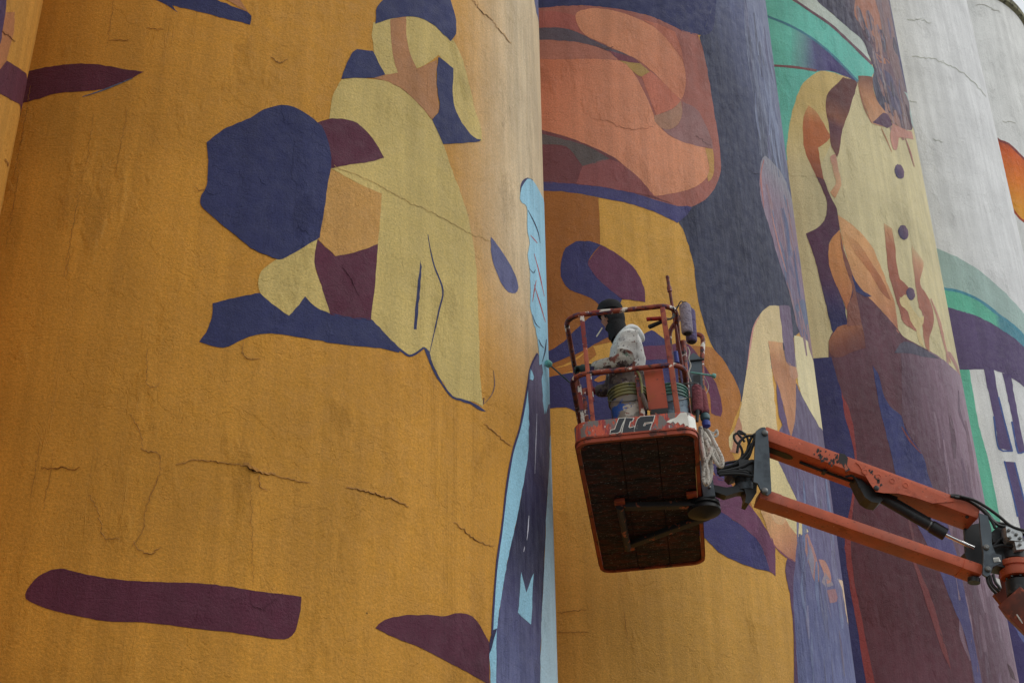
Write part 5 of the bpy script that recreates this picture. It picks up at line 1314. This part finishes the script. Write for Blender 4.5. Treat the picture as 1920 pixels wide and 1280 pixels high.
# paint-crusted lower half and near sleeve of the hoodie get their own material by position
hood_o.data.materials.append(M['sleeve']); hood_o.data.materials.append(M['hem']); hood_o.data.materials.append(M['patch_red'])
org = np.array(per['_o'])
zc = (L(1176, 704, PY) - O0) @ wz
pr_c = L(1149, 652, PY - .2)
for p in hood_o.data.polygons:
    P = np.array(p.center) + org; d = P - O0; x, z = d @ wx, d @ wz
    ax_ = (P - elL) @ ((wrL - elL) / np.linalg.norm(wrL - elL)); nearL = np.linalg.norm(P - (elL + (wrL - elL) * np.clip(ax_ / np.linalg.norm(wrL - elL), 0, 1)))
    up_ = np.clip(((P - elL) @ (shL - elL)) / ((shL - elL) @ (shL - elL)), 0, 1)
    nearU = np.linalg.norm(P - (elL + (shL - elL) * up_))
    wob_ = .03 * math.sin(P[0] * 40) * math.sin(P[2] * 33)
    if z < zc + wob_: p.material_index = 2
    elif np.linalg.norm(P - elR) < .16 or ((P - elR) @ (wrR - elR) > 0 and d @ wyo > PY + .18): p.material_index = 2
    elif nearL < .12 and d @ wyo < PY - .02: p.material_index = 1
    elif nearU < .12 and up_ < .12 + wob_ * 2 and d @ wyo < PY - .08: p.material_index = 1
hd_r = [L(1166, 622, PY - .1), L(1180, 613, PY - .07), L(1192, 616, PY - .02), L(1201, 628, PY + .0), L(1203, 636, PY + .04), L(1196, 622, PY + .12), L(1176, 622, PY + .14)]
m = MB(); m.tube(spline(hd_r, n=5), [.016 + .012 * math.sin(math.pi * i / 30) for i in range(31)], 12); m.build('hood', M['hood_cloth'], per)
# trousers and boots
tJ = [L(1177, 758, PY + .04), lh[0][0], lh[0][1], lh[0][2] + wz * .03, lh[1][0], lh[1][1], lh[1][2] + wz * .03]
skin_mesh(tJ, [(0, 1), (1, 2), (2, 3), (0, 4), (4, 5), (5, 6)], [.135, .105, .085, .07, .105, .085, .07], 'trousers', M['trousers'], per, 2)
for q in lh:
    skin_mesh([q[2] + wz * .02, q[2] - wz * .03, q[3]], [(0, 1), (1, 2)], [.062, .06, .05], 'boot', M['black'], per, 2)
# knit hood round the head, open at the face
bm = bmesh.new(); bmesh.ops.create_uvsphere(bm, u_segments=36, v_segments=26, radius=1.0)
bm.verts.ensure_lookup_table()
keep = []
for v in bm.verts:
    f, s, u = v.co.x, v.co.y, v.co.z
    v.co = Vector((f, s, u))
dele = [f_ for f_ in bm.faces if (lambda c: c.x > .36 and -.62 < c.z < .42 and abs(c.y) < .88)(f_.calc_center_median())]
bmesh.ops.delete(bm, geom=dele, context='FACES')
bm.verts.index_update()
V = []
for v in bm.verts:
    f, s, u = v.co
    rf, rs, ru = .108, .094, .142
    bulge = .015 * max(0, -u)
    V.append(head_c + face_dir * (f * rf - .012) + head_s * s * rs + head_up * (u * ru + .008))
m = MB(); m.add(V, [[v.index for v in f_.verts] for f_ in bm.faces]); bm.free()
kn = m.build('balaclava', M['knit'], per)
sm = kn.modifiers.new('thick', 'SOLIDIFY'); sm.thickness = .012; sm.offset = 0
m = MB(); m.tube([head_c - head_up * .085 - face_dir * .02, L(1160, 626, PY), L(1164, 634, PY)], [.085, .08, .088], 18, False); m.build('balaclava_neck', M['knit'], kn)
m = MB(); m.tube([L(1144, 627, PY), L(1143.5, 633, PY), L(1144.5, 637, PY)], [.016, .014, .008], 8); m.build('balaclava_tassel', M['knit'], kn)
bea = MB(); 
bea.lathe(head_c + head_up * .045 - face_dir * .018, head_up - face_dir * .22, [(.112, -.004), (.114, .02), (.110, .05), (.096, .085), (.062, .112), (.02, .122)], 28, (False, True)); bea.build('knit_cap', M['knit'], per)
mouth = head_c + face_dir * .103 - head_up * .06
m = MB(); m.tube([mouth - face_dir * .012, L(1118.5, 631, PY + .02)], .0055, 8); m.build('cigarette', M['cig'], per)
# gloves
m = MB(); m.tube([wrL + (elL - wrL) * .05, wrL, wrL + (L(1070, 690, PY + .06) - wrL) / np.linalg.norm(L(1070, 690, PY + .06) - wrL) * .07], [.042, .04, .036], 14); m.build('glove_cuff', M['glove'], per)
m = MB(); m.tube([wrR + (elR - wrR) * .1, wrR, wrR - wx * .05], [.04, .038, .034], 14); m.build('glove_cuff', M['glove_red'], per)
# mottled gloves: colour the hands of the body by position
body.data.materials.append(M['glove']); body.data.materials.append(M['glove_red'])
for p in body.data.polygons:
    P = np.array(p.center) + org
    if np.linalg.norm(P - (wrL + (L(1070, 690, PY + .06) - wrL) * .45)) < .16: p.material_index = 1
    elif np.linalg.norm(P - (wrR - wx * .08)) < .16: p.material_index = 2
# rod from the far hand to the wall
th_, z_ = to_wall(1, 1020, 679)
tipw = np.array([CEN[1][0] + (R + .02) * math.cos(th_), CEN[1][1] + (R + .02) * math.sin(th_), z_])
hp = wrR - wx * .11 + wz * .02
d = hp - tipw; e = d / np.linalg.norm(d)
m = MB(); m.tube([tipw + e * .05, hp, hp + e * .12], .0065, 8); rod = m.build('paint_rod', M['wire']); tag(rod, 'thin dark rod with a small teal sponge held against the silo wall', 'paint rod')
m = MB(); m.tube([tipw, tipw + e * .01, tipw + e * .045, tipw + e * .055], [.018, .03, .03, .014], 12); m.build('sponge_tip', M['teal'], rod)
